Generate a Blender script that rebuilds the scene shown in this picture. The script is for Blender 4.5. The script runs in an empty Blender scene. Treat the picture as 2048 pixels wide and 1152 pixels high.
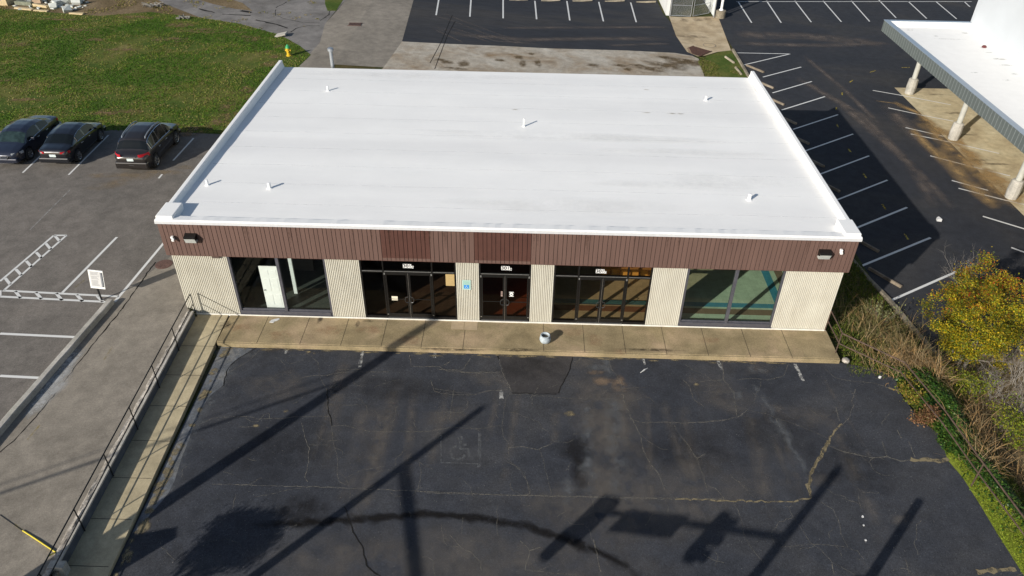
import bpy, bmesh, math, random
from math import radians, sin, cos, pi, sqrt, atan2
from mathutils import Vector, Matrix, noise as mnoise
random.seed(7)
C = bpy.context.scene.collection
scn = bpy.context.scene

# ---------------------------------------------------------------- camera, light
CAM = Vector((13.564, -24.102, 19.435)); F_PX = 1514.5
yaw, pit, rol = -0.013452, 0.633885, 0.018150
FW = Vector((sin(yaw)*cos(pit), cos(yaw)*cos(pit), -sin(pit)))
_r = Vector((cos(yaw), -sin(yaw), 0)); _u = _r.cross(FW)
RT = _r*cos(rol) + _u*sin(rol); UP = -_r*sin(rol) + _u*cos(rol)
cd = bpy.data.cameras.new('camera'); co = bpy.data.objects.new('camera', cd); C.objects.link(co)
M = Matrix((RT, UP, -FW)).transposed().to_4x4(); M.translation = CAM; co.matrix_world = M
cd.sensor_width = 36; cd.lens = F_PX/2048*36; cd.clip_end = 3000; cd.clip_start = .1
scn.camera = co

AZ, EL = radians(47.5), radians(24.0)          # direction the light travels, seen from above
SD = Vector((cos(AZ), sin(AZ), 0))
w = bpy.data.worlds.new('World'); scn.world = w; w.use_nodes = True
nt = w.node_tree; nt.nodes.clear()
sky = nt.nodes.new('ShaderNodeTexSky'); sky.sky_type = 'NISHITA'; sky.sun_disc = False
sky.sun_elevation = EL; sky.sun_rotation = atan2(-SD.x, -SD.y) % (2*pi)
bg = nt.nodes.new('ShaderNodeBackground'); bg.inputs['Strength'].default_value = .075
wo = nt.nodes.new('ShaderNodeOutputWorld'); nt.links.new(sky.outputs[0], bg.inputs[0]); nt.links.new(bg.outputs[0], wo.inputs[0])
sl = bpy.data.lights.new('sun', 'SUN'); sl.energy = 4.2; sl.angle = radians(.53); sl.color = (1, .94, .85)
so = bpy.data.objects.new('sun', sl); C.objects.link(so)
so.rotation_euler = Vector((SD.x*cos(EL), SD.y*cos(EL), -sin(EL))).to_track_quat('-Z', 'Y').to_euler()
scn.view_settings.view_transform = 'Standard'; scn.view_settings.look = 'None'
scn.view_settings.gamma = 1; scn.view_settings.exposure = 0.48
scn.cycles.transparent_max_bounces = 64

# ---------------------------------------------------------------- survey helpers
def hz(x, y):                                    # graded level of the side and rear paving
    z = .3 if x <= 0 else (-1.7 if x >= 28 else .3 - 2*x/28)
    return (.3+.03*y) if (y < 0 and x < 1) else z
def hf(x, y): return -.2 + .03*min(y+1.8, 0)     # front car park
def hw(x, y): return .0 + .034*min(y+.4, 0)      # ramp walkway
def ray(a, b): return FW*F_PX + RT*(a-1024) - UP*(b-576)
def PZ(a, b, z=0.): d = ray(a, b); return CAM + d*((z-CAM.z)/d.z)
def PY(a, b, y=0.): d = ray(a, b); return CAM + d*((y-CAM.y)/d.y)
def PH(a, b, h=hz):                              # a surveyed point on a graded surface
    z = 0.
    for _ in range(50):
        P = PZ(a, b, z); z = .5*z + .5*h(P.x, P.y)
    return (P.x, P.y)
def zs(s, ox, oy): return lambda a, b: (ox+a/s, oy+b/s)
def sm(t): t = max(0, min(1, t)); return t*t*(3-2*t)
def hg(x, y):                                    # natural ground
    k = sm((y+2)/3.)                             # 0 in front .. 1 beside the building
    x0 = 29.3 + (26.2-29.3)*k; z0 = hf(0, y)-.05 + (-.35 - (hf(0, y)-.05))*k
    x1 = 31.6-.4*k; t = (x-x0)/(x1-x0)
    zr = z0 + (-1.74-z0)*sm(t)
    b = sm((y-15)/5)
    return zr*(1-b) + (hz(x, y)-.03)*b

# ---------------------------------------------------------------- mesh helpers
def tag(o, label=None, cat=None, group=None, kind=None):
    if label: o['label'] = label
    if cat: o['category'] = cat
    if group: o['group'] = group
    if kind: o['kind'] = kind
    return o
def empty(name, loc=(0, 0, 0), rz=0, **k):
    o = bpy.data.objects.new(name, None); C.objects.link(o); o.location = loc; o.rotation_euler[2] = rz
    o.empty_display_size = .2
    return tag(o, **k)
class MB:
    def __init__(s): s.v = []; s.f = []; s.c = []
    def add(s, vs, fs, col=None):
        n = len(s.v); s.v += [tuple(v) for v in vs]; s.f += [tuple(i+n for i in f) for f in fs]
        if col is not None: s.c += [col]*len(vs)
        return s
    def box(s, x0, x1, y0, y1, z0, z1):
        return s.add([(x0,y0,z0),(x1,y0,z0),(x1,y1,z0),(x0,y1,z0),(x0,y0,z1),(x1,y0,z1),(x1,y1,z1),(x0,y1,z1)],
                     [(3,2,1,0),(4,5,6,7),(0,1,5,4),(1,2,6,5),(2,3,7,6),(3,0,4,7)])
    def obox(s, c, ax, ay, az):                   # centre and three half vectors
        c = Vector(c); ax, ay, az = Vector(ax), Vector(ay), Vector(az)
        vs = [c+ax*i+ay*j+az*k for k in (-1, 1) for (i, j) in ((-1,-1),(1,-1),(1,1),(-1,1))]
        return s.add(vs, [(3,2,1,0),(4,5,6,7),(0,1,5,4),(1,2,6,5),(2,3,7,6),(3,0,4,7)])
    def tube(s, pts, r, n=8, cap=True):
        pts = [Vector(p) for p in pts]; rs = r if isinstance(r, (list, tuple)) else [r]*len(pts)
        vs = []; prev = None
        for i, p in enumerate(pts):
            t = (pts[min(i+1, len(pts)-1)]-pts[max(i-1, 0)]).normalized()
            a = prev if prev else (Vector((0, 0, 1)) if abs(t.z) < .9 else Vector((1, 0, 0)))
            u = (a - t*a.dot(t)).normalized(); v = t.cross(u); prev = u
            vs += [p+(u*cos(2*pi*k/n)+v*sin(2*pi*k/n))*rs[i] for k in range(n)]
        fs = [(i*n+k, i*n+(k+1) % n, (i+1)*n+(k+1) % n, (i+1)*n+k) for i in range(len(pts)-1) for k in range(n)]
        if cap: fs += [tuple(range(n-1, -1, -1)), tuple((len(pts)-1)*n+k for k in range(n))]
        return s.add(vs, fs)
    def lathe(s, prof, c=(0, 0, 0), n=24):
        c = Vector(c); vs = [c+Vector((r*cos(2*pi*k/n), r*sin(2*pi*k/n), z)) for r, z in prof for k in range(n)]
        fs = [(i*n+k, i*n+(k+1) % n, (i+1)*n+(k+1) % n, (i+1)*n+k) for i in range(len(prof)-1) for k in range(n)]
        fs += [tuple(range(n-1, -1, -1)), tuple((len(prof)-1)*n+k for k in range(n))]
        return s.add(vs, fs)
    def build(s, name, m, parent=None, smooth=False, bevel=0, colors=False, **k):
        me = bpy.data.meshes.new(name); me.from_pydata(s.v, [], s.f)
        if m: me.materials.append(m)
        if colors and s.c:
            at = me.color_attributes.new('Col', 'FLOAT_COLOR', 'POINT')
            at.data.foreach_set('color', [c for q in s.c for c in q])
        if smooth: me.polygons.foreach_set('use_smooth', [True]*len(me.polygons))
        me.update(); o = bpy.data.objects.new(name, me); C.objects.link(o)
        if parent: o.parent = parent
        if bevel:
            b = o.modifiers.new('bevel', 'BEVEL'); b.width = bevel; b.segments = 2; b.limit_method = 'ANGLE'
        return tag(o, **k)
def sheet(name, pts, off, m, h=hz, parent=None, grid=0, **k):   # a polygon draped on a graded surface
    bm = bmesh.new(); vs = [bm.verts.new((p[0], p[1], 0)) for p in pts]; bm.faces.new(vs); bm.normal_update()
    if sum(f.normal.z for f in bm.faces) < 0: bmesh.ops.reverse_faces(bm, faces=bm.faces[:])
    bmesh.ops.triangulate(bm, faces=bm.faces[:])
    cuts = [((0, 0, 0), (1, 0, 0)), ((28, 0, 0), (1, 0, 0)), ((0, 0, 0), (0, 1, 0)), ((0, -1.8, 0), (0, 1, 0))]
    if grid:
        xs = [v.co.x for v in bm.verts]; ys = [v.co.y for v in bm.verts]
        cuts += [((x*grid, 0, 0), (1, 0, 0)) for x in range(int(min(xs)/grid)-1, int(max(xs)/grid)+2)]
        cuts += [((0, y*grid, 0), (0, 1, 0)) for y in range(int(min(ys)/grid)-1, int(max(ys)/grid)+2)]
    for pc, n in cuts:
        bmesh.ops.bisect_plane(bm, geom=bm.verts[:]+bm.edges[:]+bm.faces[:], plane_co=pc, plane_no=n, dist=1e-4)
    for v in bm.verts: v.co.z = h(v.co.x, v.co.y)+off
    me = bpy.data.meshes.new(name); bm.to_mesh(me); bm.free(); me.materials.append(m)
    o = bpy.data.objects.new(name, me); C.objects.link(o)
    if parent: o.parent = parent
    return tag(o, **k)
def ribbon(mb, pts, wd, h, off, jit=0, taper=False, soft=None, seg=.25, step=.0):   # a flat line drawn on paving
    P = []
    for a, b in zip(pts, pts[1:]):
        L = math.hypot(b[0]-a[0], b[1]-a[1]); n = max(1, int(L/seg)) if seg else 1
        for i in range(n): P.append((a[0]+(b[0]-a[0])*i/n, a[1]+(b[1]-a[1])*i/n))
    P.append(tuple(pts[-1]))
    if jit: P = [P[0]]+[(x+random.uniform(-jit, jit), y+random.uniform(-jit, jit)) for x, y in P[1:-1]]+[P[-1]]
    vs = []; cs = []; n = len(P)
    for i, (x, y) in enumerate(P):
        a = P[max(i-1, 0)]; b = P[min(i+1, n-1)]; dx, dy = b[0]-a[0], b[1]-a[1]; L = math.hypot(dx, dy) or 1
        nx, ny = -dy/L, dx/L; ww = wd/2
        if jit: ww *= random.uniform(.55, 1.4)
        if taper: ww *= .25+.75*sin(pi*min(.97, max(.03, i/(n-1))))
        e = 1 if not soft else max(0, min(1, min(i, n-1-i)/max(1, n*.12)))
        for q, al in ((-1, 0), (0, 1), (1, 0)) if soft else ((-1, 1), (1, 1)):
            X, Y = x+nx*ww*q, y+ny*ww*q; vs.append((X, Y, h(X, Y)+off)); cs.append((al*e,)*3+(1,))
    k = 3 if soft else 2; fs = []
    for i in range(n-1):
        for j in range(k-1): fs.append((i*k+j, i*k+j+1, (i+1)*k+j+1, (i+1)*k+j)[::-1])
    m0 = len(mb.v); mb.v += vs; mb.f += [tuple(i+m0 for i in f) for f in fs]; mb.c += cs
def blot(mb, c, rx, ry, h, off, rot=0, n=28, a=1.):             # an irregular soft stain
    sd = random.uniform(0, 99); vs = [(c[0], c[1], h(*c)+off)]; cs = [(a, a, a, 1)]
    for ring, al in ((.5, .8), (1., 0)):
        for k in range(n):
            t = 2*pi*k/n; q = 1+.35*mnoise.noise(Vector((cos(t)*1.6+sd, sin(t)*1.6, 0)))+.12*mnoise.noise(Vector((cos(t)*5+sd, sin(t)*5, 3)))
            u, v = rx*ring*q*cos(t), ry*ring*q*sin(t); X = c[0]+u*cos(rot)-v*sin(rot); Y = c[1]+u*sin(rot)+v*cos(rot)
            vs.append((X, Y, h(X, Y)+off)); cs.append((a*al,)*3+(1,))
    fs = [(0, 1+k, 1+(k+1) % n) for k in range(n)]+[(1+k, 1+n+k, 1+n+(k+1) % n, 1+(k+1) % n) for k in range(n)]
    m0 = len(mb.v); mb.v += vs; mb.f += [tuple(i+m0 for i in f) for f in fs]; mb.c += cs

# ---------------------------------------------------------------- materials
class N:
    def __init__(s, name):
        s.m = bpy.data.materials.new(name); s.m.use_nodes = True; s.t = s.m.node_tree; s.t.nodes.clear()
        s.o = s.t.nodes.new('ShaderNodeOutputMaterial'); s.p = s.n('ShaderNodeBsdfPrincipled'); s.l(s.p.outputs[0], s.o.inputs[0])
        s.tc = s.n('ShaderNodeTexCoord').outputs['Object']
    def n(s, k, **a):
        x = s.t.nodes.new(k)
        for q, v in a.items(): setattr(x, q, v)
        return x
    def l(s, a, b): s.t.links.new(a, b)
    def noise(s, sc, det=4, rough=.55, dist=0, stretch=None, off=0):
        x = s.n('ShaderNodeTexNoise'); x.inputs['Scale'].default_value = sc; x.inputs['Detail'].default_value = det
        x.inputs['Roughness'].default_value = rough; x.inputs['Distortion'].default_value = dist
        mp = s.n('ShaderNodeMapping'); s.l(s.tc, mp.inputs[0])
        if stretch: mp.inputs['Scale'].default_value = stretch
        mp.inputs['Location'].default_value = (off, off*1.7, 0); s.l(mp.outputs[0], x.inputs[0])
        return x.outputs['Fac']
    def ramp(s, fac, stops):
        x = s.n('ShaderNodeValToRGB'); e = x.color_ramp.elements
        while len(e) < len(stops): e.new(.5)
        for i, (p, c) in enumerate(stops): e[i].position = p; e[i].color = (c if hasattr(c, '__len__') else (c, c, c))[:3]+(1,) if hasattr(c, '__len__') else (c, c, c, 1)
        s.l(fac, x.inputs[0]); return x.outputs[0]
    def mix(s, a, b, fac, mode='MIX'):
        x = s.n('ShaderNodeMix', data_type='RGBA', blend_type=mode)
        for i, v in ((6, a), (7, b), (0, fac)):
            if hasattr(v, 'is_linked'): s.l(v, x.inputs[i])
            else: x.inputs[i].default_value = v if i == 0 else tuple(v)+(1,)
        return x.outputs[2]
    def bump(s, h, st, dist=.01):
        b = s.n('ShaderNodeBump'); b.inputs['Strength'].default_value = st; b.inputs['Distance'].default_value = dist
        s.l(h, b.inputs['Height']); s.l(b.outputs[0], s.p.inputs['Normal'])
    def set(s, base=None, rough=.8, metal=0, spec=.5):
        if base is not None:
            if hasattr(base, 'is_linked'): s.l(base, s.p.inputs['Base Color'])
            else: s.p.inputs['Base Color'].default_value = tuple(base)+(1,)
        s.p.inputs['Roughness'].default_value = rough; s.p.inputs['Metallic'].default_value = metal
        s.p.inputs['Specular IOR Level'].default_value = spec; return s.m
def plain(name, c, rough=.6, metal=0, var=.12, sc=6, spec=.5, bump=0):
    n = N(name); f = n.noise(sc, 5)
    lo = tuple(x*(1-var) for x in c); hi = tuple(min(1, x*(1+var)) for x in c)
    col = n.ramp(f, [(.3, lo), (.7, hi)])
    if bump: n.bump(n.noise(sc*12, 3), bump)
    return n.set(col, rough, metal, spec)
def paving(name, cols, big=.22, speck=.22, fine=55, rough=.9, bump=.35, spk=None, stretch=None, spec=.25, mid=1.8):
    n = N(name)
    c = n.ramp(n.noise(big, 7, .6, .6, stretch), [(.28, cols[0]), (.5, cols[1]), (.72, cols[2])])
    c = n.mix(c, n.ramp(n.noise(mid, 6, .65, 0, stretch, 3), [(.3, .78), (.7, 1.22)]), 1., 'MULTIPLY')
    f = n.noise(fine, 3, .7)
    c = n.mix(c, n.ramp(f, [(.3, 1-speck), (.7, 1+speck)]), 1., 'MULTIPLY')
    c = n.mix(c, n.ramp(n.noise(16, 4, .7, 0, None, 9), [(.3, 1-speck*.7), (.7, 1+speck*.7)]), 1., 'MULTIPLY')
    if spk: c = n.mix(c, spk, n.ramp(n.noise(24, 2, .5, 0, None, 5), [(.70, 0.), (.76, .8)]))
    n.bump(f, bump, .012); return n.set(c, rough, 0, spec)
def decal(name, c, rough=.85, lo=.35, hi=.6, k=.8, sc=3.):
    n = N(name); n.set(c, rough, 0, .2)
    at = n.n('ShaderNodeAttribute', attribute_name='Col')
    f = n.ramp(n.noise(sc, 6, .65), [(lo, 0.), (hi, 1.)])
    m = n.n('ShaderNodeMath', operation='MULTIPLY'); n.l(at.outputs['Fac'], m.inputs[0]); n.l(f, m.inputs[1])
    m2 = n.n('ShaderNodeMath', operation='MULTIPLY', use_clamp=True); n.l(m.outputs[0], m2.inputs[0]); m2.inputs[1].default_value = k
    tr = n.n('ShaderNodeBsdfTransparent'); mx = n.n('ShaderNodeMixShader'); n.l(m2.outputs[0], mx.inputs[0])
    n.l(tr.outputs[0], mx.inputs[1]); n.l(n.p.outputs[0], mx.inputs[2]); n.l(mx.outputs[0], n.o.inputs[0]); return n.m
def glass(name, tint, refl=.06):
    n = N(name); g = n.n('ShaderNodeBsdfGlossy'); g.inputs['Roughness'].default_value = .02
    g.inputs['Color'].default_value = (.8, .85, .9, 1)
    tr = n.n('ShaderNodeBsdfTransparent'); tr.inputs[0].default_value = tuple(tint)+(1,)
    lw = n.n('ShaderNodeLayerWeight'); pw = n.n('ShaderNodeMath', operation='POWER'); n.l(lw.outputs['Facing'], pw.inputs[0]); pw.inputs[1].default_value = 5
    ma = n.n('ShaderNodeMath', operation='MULTIPLY_ADD', use_clamp=True); n.l(pw.outputs[0], ma.inputs[0]); ma.inputs[1].default_value = .9; ma.inputs[2].default_value = refl
    mx = n.n('ShaderNodeMixShader'); n.l(ma.outputs[0], mx.inputs[0]); n.l(tr.outputs[0], mx.inputs[1]); n.l(g.outputs[0], mx.inputs[2])
    n.l(mx.outputs[0], n.o.inputs[0]); return n.m
def leafmat(name, rough=.6, trans=.35):
    n = N(name); at = n.n('ShaderNodeAttribute', attribute_name='Col')
    n.set(at.outputs['Color'], rough, 0, .25)
    t = n.n('ShaderNodeBsdfTranslucent'); n.l(at.outputs['Color'], t.inputs[0])
    mx = n.n('ShaderNodeMixShader'); mx.inputs[0].default_value = trans
    n.l(n.p.outputs[0], mx.inputs[1]); n.l(t.outputs[0], mx.inputs[2]); n.l(mx.outputs[0], n.o.inputs[0]); return n.m

M_front = paving('asphalt_sealed', [(.025,.029,.038), (.036,.039,.047), (.053,.053,.055)], .2, .4, 42, spk=(.2, .19, .17), bump=.6)
M_left = paving('asphalt_weathered', [(.118,.108,.096), (.146,.132,.117), (.175,.156,.137)], .16, .28, 38, spk=(.24, .22, .2))
M_drive = paving('asphalt_tan', [(.18,.16,.132), (.225,.20,.165), (.265,.235,.195)], .2, .22, 42, spk=(.3, .27, .22))
M_rear = paving('asphalt_new', [(.022,.025,.032), (.029,.031,.037), (.05,.047,.045)], .12, .3, 30, stretch=(.4, 1.6, 1))
M_right = paving('asphalt_new_side', [(.021,.024,.031), (.028,.030,.036), (.044,.042,.041)], .12, .3, 30)
M_oldroad = paving('asphalt_old', [(.12,.11,.10), (.17,.16,.15), (.23,.215,.2)], .3, .2, 20)
M_gravel = paving('gravel', [(.24,.17,.10), (.38,.335,.27), (.47,.44,.38)], .35, .28, 22, bump=.8, spk=(.5, .48, .44))
M_conc = paving('concrete', [(.34,.26,.16), (.42,.33,.21), (.50,.41,.28)], .5, .16, 30, mid=1.2)
M_walk = paving('sidewalk_concrete', [(.20,.158,.088), (.275,.218,.125), (.37,.275,.175)], .55, .26, 40, mid=1.5, spk=(.42, .37, .28))
M_ramp = paving('ramp_concrete', [(.34,.285,.185), (.40,.34,.22), (.45,.385,.25)], .4, .12, 40)
M_kerb = paving('kerb_concrete', [(.30,.29,.25), (.38,.36,.32), (.46,.44,.40)], .8, .16, 20)
M_oldkerb = paving('old_kerb', [(.14,.12,.09), (.22,.19,.14), (.3,.26,.2)], 1.5, .25, 18)
M_stone = paving('rough_stone', [(.16,.14,.12), (.32,.29,.25), (.5,.46,.41)], 3., .35, 14, mid=7, bump=1)
M_pad = paving('pad_concrete', [(.36,.29,.18), (.47,.40,.26), (.54,.48,.33)], .35, .12, 20)
def grassground(name, cols):
    n = N(name); c = n.ramp(n.noise(.28, 8, .68, .5), [(.3, cols[0]), (.45, cols[1]), (.6, cols[2]), (.74, cols[3])])
    c = n.mix(c, n.ramp(n.noise(7, 5, .75, 0, None, 2), [(.32, .6), (.68, 1.35)]), 1., 'MULTIPLY')
    n.bump(n.noise(14, 4, .7), .8, .05); return n.set(c, .95, 0, .1)
M_lawn = grassground('lawn_soil', [(.045,.075,.012), (.065,.10,.018), (.115,.12,.03), (.25,.20,.09)])
M_dirt = grassground('dirt', [(.09,.07,.035), (.15,.11,.06), (.2,.15,.09), (.26,.20,.12)])
M_verge = grassground('verge_soil', [(.03,.045,.012), (.05,.06,.02), (.09,.075,.03), (.15,.11,.06)])
M_line = decal('line_paint', (.62, .62, .6), .6, .12, .3, 1.6, 5)
M_lineold = decal('worn_paint', (.42, .42, .40), .7, .40, .62, .9, 7)
M_ghost = decal('ghost_paint', (.12, .125, .13), .9, .36, .62, .7, 7)
M_yel = decal('yellow_paint', (.5, .38, .06), .7, .3, .6, .75, 6)
M_yelf = decal('faded_yellow', (.38, .29, .08), .8, .35, .65, .5, 6)
M_crack = decal('crack_fill', (.18, .168, .14), .95, .28, .55, .8, 8)
M_crackdark = decal('crack_dark', (.012, .011, .01), .95, .3, .45, 1.2, 6)
M_dust = decal('dust', (.15, .135, .12), .95, .35, .7, .5, 1.4)
M_dust2 = decal('tyre_dust', (.17, .14, .12), .95, .3, .65, .75, 1.)
M_tan = decal('silt', (.36, .24, .11), .95, .28, .6, .9, 1.1)
M_dark = decal('dark_stain', (.012, .011, .011), .8, .3, .55, .8, 2.2)
M_moss = decal('moss', (.20, .165, .10), .95, .35, .55, 1.1, 5)
M_pale = decal('pale_scuff', (.42, .42, .41), .95, .3, .6, .9, 3.5)
M_wear = decal('bluish_wear', (.14, .15, .16), .9, .4, .62, .6, 2.5)

M_white = plain('white_membrane', (.80, .795, .775), .55, 0, .03, 1.5)
def roofmat():
    n = N('roof_membrane')
    c = n.ramp(n.noise(1., 3, .5, 0, (.03, .36, 1)), [(.40, (.795,.79,.77)), (.58, (.85,.845,.82))])
    c = n.mix(c, n.ramp(n.noise(.5, 6, .7, .6), [(.3, .97), (.65, 1.01)]), 1., 'MULTIPLY')
    n.bump(n.noise(2.2, 4, .6, 0, (.3, 1.6, 1)), .12, .04); return n.set(c, .6)
M_roof = roofmat()
def fasciamat():
    n = N('brown_siding'); c = n.ramp(n.noise(1., 5, .6, 0, (3, 3, .4)), [(.3, (.112,.067,.055)), (.7, (.138,.083,.068))])
    c = n.mix(c, (.16, .10, .08), n.ramp(n.noise(9, 5, .7, 0, (1, 1, .3), 4), [(.6, 0.), (.8, .3)])); return n.set(c, .7, 0, .3)
M_fascia = fasciamat()
M_fasciadk = plain('unfaded_siding', (.075, .030, .022), .6, 0, .1, 3)
M_black = plain('black_gap', (.006, .005, .005), .9)
def wallmat():
    n = N('cream_ribbed_panel'); c = n.ramp(n.noise(1.2, 6, .6, 0, (1.5, 1.5, .6)), [(.3, (.50,.475,.40)), (.7, (.59,.57,.49))])
    c = n.mix(c, (.30, .25, .17), n.ramp(n.noise(4, 6, .7, 0, (3, 3, .5), 3), [(.58, 0.), (.8, .5)])); n.bump(n.noise(60, 3), .3, .004); return n.set(c, .85, 0, .2)
M_wall = wallmat()
M_bronze = plain('dark_bronze_frame', (.012, .011, .010), .35, .2, .2)
M_grayframe = plain('gray_frame', (.085, .085, .10), .45, .2, .15)
M_alu = plain('aluminium', (.55, .55, .53), .35, .8, .05)
M_gl_bronze = glass('bronze_glass', (.60, .51, .39), .03); M_gl_dark = glass('dark_glass', (.36, .30, .26), .02); M_gl_green = glass('green_glass', (.66, .80, .72)); M_gl_w1 = glass('green_dark_glass', (.87, .91, .89), .04)
M_signw = plain('sign_white', (.8, .8, .78), .5, 0, .03)
M_ink = plain('ink', (.02, .02, .02), .6)
M_steel = plain('black_steel', (.012, .013, .015), .45, .3, .2, 4)
M_rust = plain('rusty_steel', (.085, .055, .04), .75, .2, .4, 9)
M_galv = plain('galvanised', (.42, .44, .46), .4, .7, .12, 4)
M_pvc = plain('white_pipe', (.78, .78, .77), .5, 0, .03)

# ---------------------------------------------------------------- ground
def build_ground():
    def lin(a, b, st): return [a+(b-a)*i/round((b-a)/st) for i in range(round((b-a)/st)+1)]
    xs = [-900, -300, -120]+lin(-60, -2, 4)+[0.0, .17, .43, .8, 1.6]+lin(3, 25, 2)+[25.9, 26.05]+lin(26.4, 34, .4)+lin(36, 60, 4)+[120, 300, 900]
    ys = [-900, -300, -80, -30]+lin(-20, -2.4, .8)+[-1.9, -1.2, -.6, 0., .08, .35, 1, 2]+lin(4, 16, 2)+[16.6, 16.78]+lin(18, 60, 3)+[90, 140, 300, 900]
    def z(x, y):
        if .1 < x < 26.0 and .07 < y < 16.7: return -2.2
        if y < .05 and .4 < x <= 26.05: return hf(x, y)-.06
        if x < .4 and y < .05: return .3+.03*min(y, 0)-.03
        if x <= .1: return hz(min(x, 0), y)-.03
        if y > 16.7 and x < 26.1: return hz(x, y)-.03
        return hg(x, y)-.02
    mb = MB(); vs = [(x, y, z(x, y)) for y in ys for x in xs]; n = len(xs)
    mb.add(vs, [(j*n+i, j*n+i+1, (j+1)*n+i+1, (j+1)*n+i) for j in range(len(ys)-1) for i in range(n-1)])
    return mb.build('ground', M_verge, kind='structure')
build_ground()
Z1 = zs(3.292, 0, 0); Z3 = zs(2.742, 1400, 0); Z4 = zs(3.6, 0, 380); Z6 = zs(4.267, 860, 0); Z8 = zs(3.2, 1500, 400)
def q(Z, pts, h=hz): return [PH(*Z(a, b), h) for a, b in pts]
def L(pts, h=hz): return [PH(a, b, h) for a, b in pts]

kerbx = lambda y: -3.26+(y-.19)*.1025
# left car park + driveway + access lane
left_lot = sheet('left_parking_lot', [(-60, -40), (kerbx(-40), -40), (kerbx(.2), .2), (-2.2, 3.2), (-.9, 8), (-.3, 15), (-.2, 16.1), (-4.6, 16.3)]+L([(330, 262), (230, 258), (190, 262), (95, 262), (0, 258)])+[(-60, 16.4)], .004, M_left, kind='structure')
sheet('driveway', [(kerbx(-40), -40), (.34, -40), (.36, -12), (.20, -.2), (-.005, 0), (-.005, 17), (.05, 28), (3.45, 28.3), (3.95, 34.), (3.4, 45.4), (3.2, 60), (-1.5, 60)]+L([(692, 0), (668, 28), (650, 48), (640, 85), (600, 130)])+[(-3.2, 20), (-2.2, 16), (-.9, 8), (-2.2, 3.2), (kerbx(.2), .2)], .008, M_drive, kind='structure')
rear = sheet('rear_parking_lot', [(3.4, 60), (3.4, 45.4), (3.95, 34.04)]+L([(900, 88), (1000, 92), (1100, 97), (1250, 101), (1350, 106), (1385, 112), (1400, 110)])+[(27.6, 39), (26.2, 48.2), (26.2, 60)], .004, M_rear, kind='structure')
right_lot = sheet('right_parking_lot', [(30.9, 70), (30.85, 39), (30.75, 33), (30.2, 8), (30.7, 5), (31.1, 2.), (32.3, -4), (33, -14), (75, -14), (75, 70)], .004, M_right, kind='structure')
sheet('gravel_area', [(3.0, 26), (3.45, 28.3), (3.95, 34.04)]+L([(900, 88), (1000, 92), (1100, 97), (1250, 101), (1350, 106), (1385, 112)])+[(27.5, 36.5), (27.2, 32), (27, 18), (2.7, 18)], .008, M_gravel, kind='structure')
sheet('concrete_apron', L([(1338, 33), (1436, 33), (1462, 101), (1435, 104), (1408, 112), (1395, 113), (1374, 104), (1352, 72)]), .014, M_conc, kind='structure')
sheet('grass_patch', L([(1412, 112), (1440, 104), (1462, 101)])+[(30.7, 33), (30.6, 17), (27, 17), (27.2, 32), (27.9, 36.2)], .016, M_lawn, kind='structure')
sheet('concrete_pad', [(41.25, 8.5), (41.25, 31.3), (46.9, 31.3), (60, 31.3), (60, -14), (43, -14), (42.6, -2)], .008, M_pad, kind='structure')
lawn = sheet('lawn', [(-60, 16.4)]+L([(0, 262), (95, 264), (190, 264), (230, 260), (330, 264)])+[(-4.6, 16.3), (-2.4, 16.3), (-3.4, 20.)]+L([(600, 131), (622, 110), (600, 92), (560, 70), (480, 48), (400, 35), (300, 24), (200, 32), (100, 25), (0, 17)])+[(-60, 40)], .012, M_lawn, grid=3, kind='structure')
sheet('dirt_bank', [(-60, 40)]+L([(0, 17), (100, 25), (200, 32), (300, 24), (400, 35), (330, 8), (300, -10)])+[(-22, 60), (-60, 60)], .008, M_dirt, kind='structure')
sheet('old_road', L([(300, -10), (330, 8), (400, 35), (480, 48), (560, 70), (600, 92), (622, 110), (640, 90), (650, 48), (668, 26), (692, 0), (700, -14)])+[(-3, 62), (-20, 62)], .006, M_oldroad, kind='structure')
sheet('rough_grass', L([(380, -6), (440, -8), (485, 6), (505, 22), (470, 18), (425, 8)]), .016, M_dirt, kind='structure')
sheet('grass_corner', L([(650, -6), (690, -6), (672, 22), (655, 22), (650, 8)]), .016, M_lawn, kind='structure')
front = sheet('front_parking_lot', [(1.88, -1.74)]+[(26.1, -1.74)]+L([(1700, 729), (1750, 738), (1790, 757), (1803, 790), (1840, 840), (1880, 870), (1895, 920), (1925, 955), (1960, 1010), (1990, 1060), (2048, 1152)], hf)+[(28.9, -15), (1.88, -15)], .004, M_front, hf, kind='structure')
sheet('road', [(-60, -15), (28.9, -15), (75, -14.5), (75, -40), (-60, -40)], -.008, M_left, hf, kind='structure')

# painted markings
mk = MB()
def line(px, wd=.1, Z=None, h=hz, mb=None, jit=0):
    P = [PH(*(Z(*p) if Z else p), h) for p in px]; ribbon(mb or mk, P, wd, h, .010 if h is hz else .008, seg=.8)
for a in [((108,471),(133,471)), ((108,471),(0,563)), ((133,471),(8,581))]: line(a, .11)
for a in [((395,330),(430,370)), ((330,385),(368,430)), ((262,450),(300,492)), ((190,512),(228,555)), ((115,572),(155,615)), ((38,635),(75,682)),
          ((20,725),(855,768)), ((0,768),(825,810)), ((110,730),(150,778)), ((258,738),(300,785)), ((405,745),(448,795)), ((552,755),(595,802)), ((700,765),(742,805)),
          ((842,340),(450,740)), ((1190,370),(825,808)), ((0,1035),(535,1060)), ((0,725),(0,768))]: line(a, .12, Z4)
line([(0, 752), (78, 756)], .12)
for a in [((150,1138),(285,1010)), ((452,1152),(715,890)), ((1140,1058),(1275,910)), ((1045,1175),(1068,1148))]: line(a, .1, Z1)
mk.build('painted_markings', M_line, left_lot, colors=True)
mk = MB()
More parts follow.
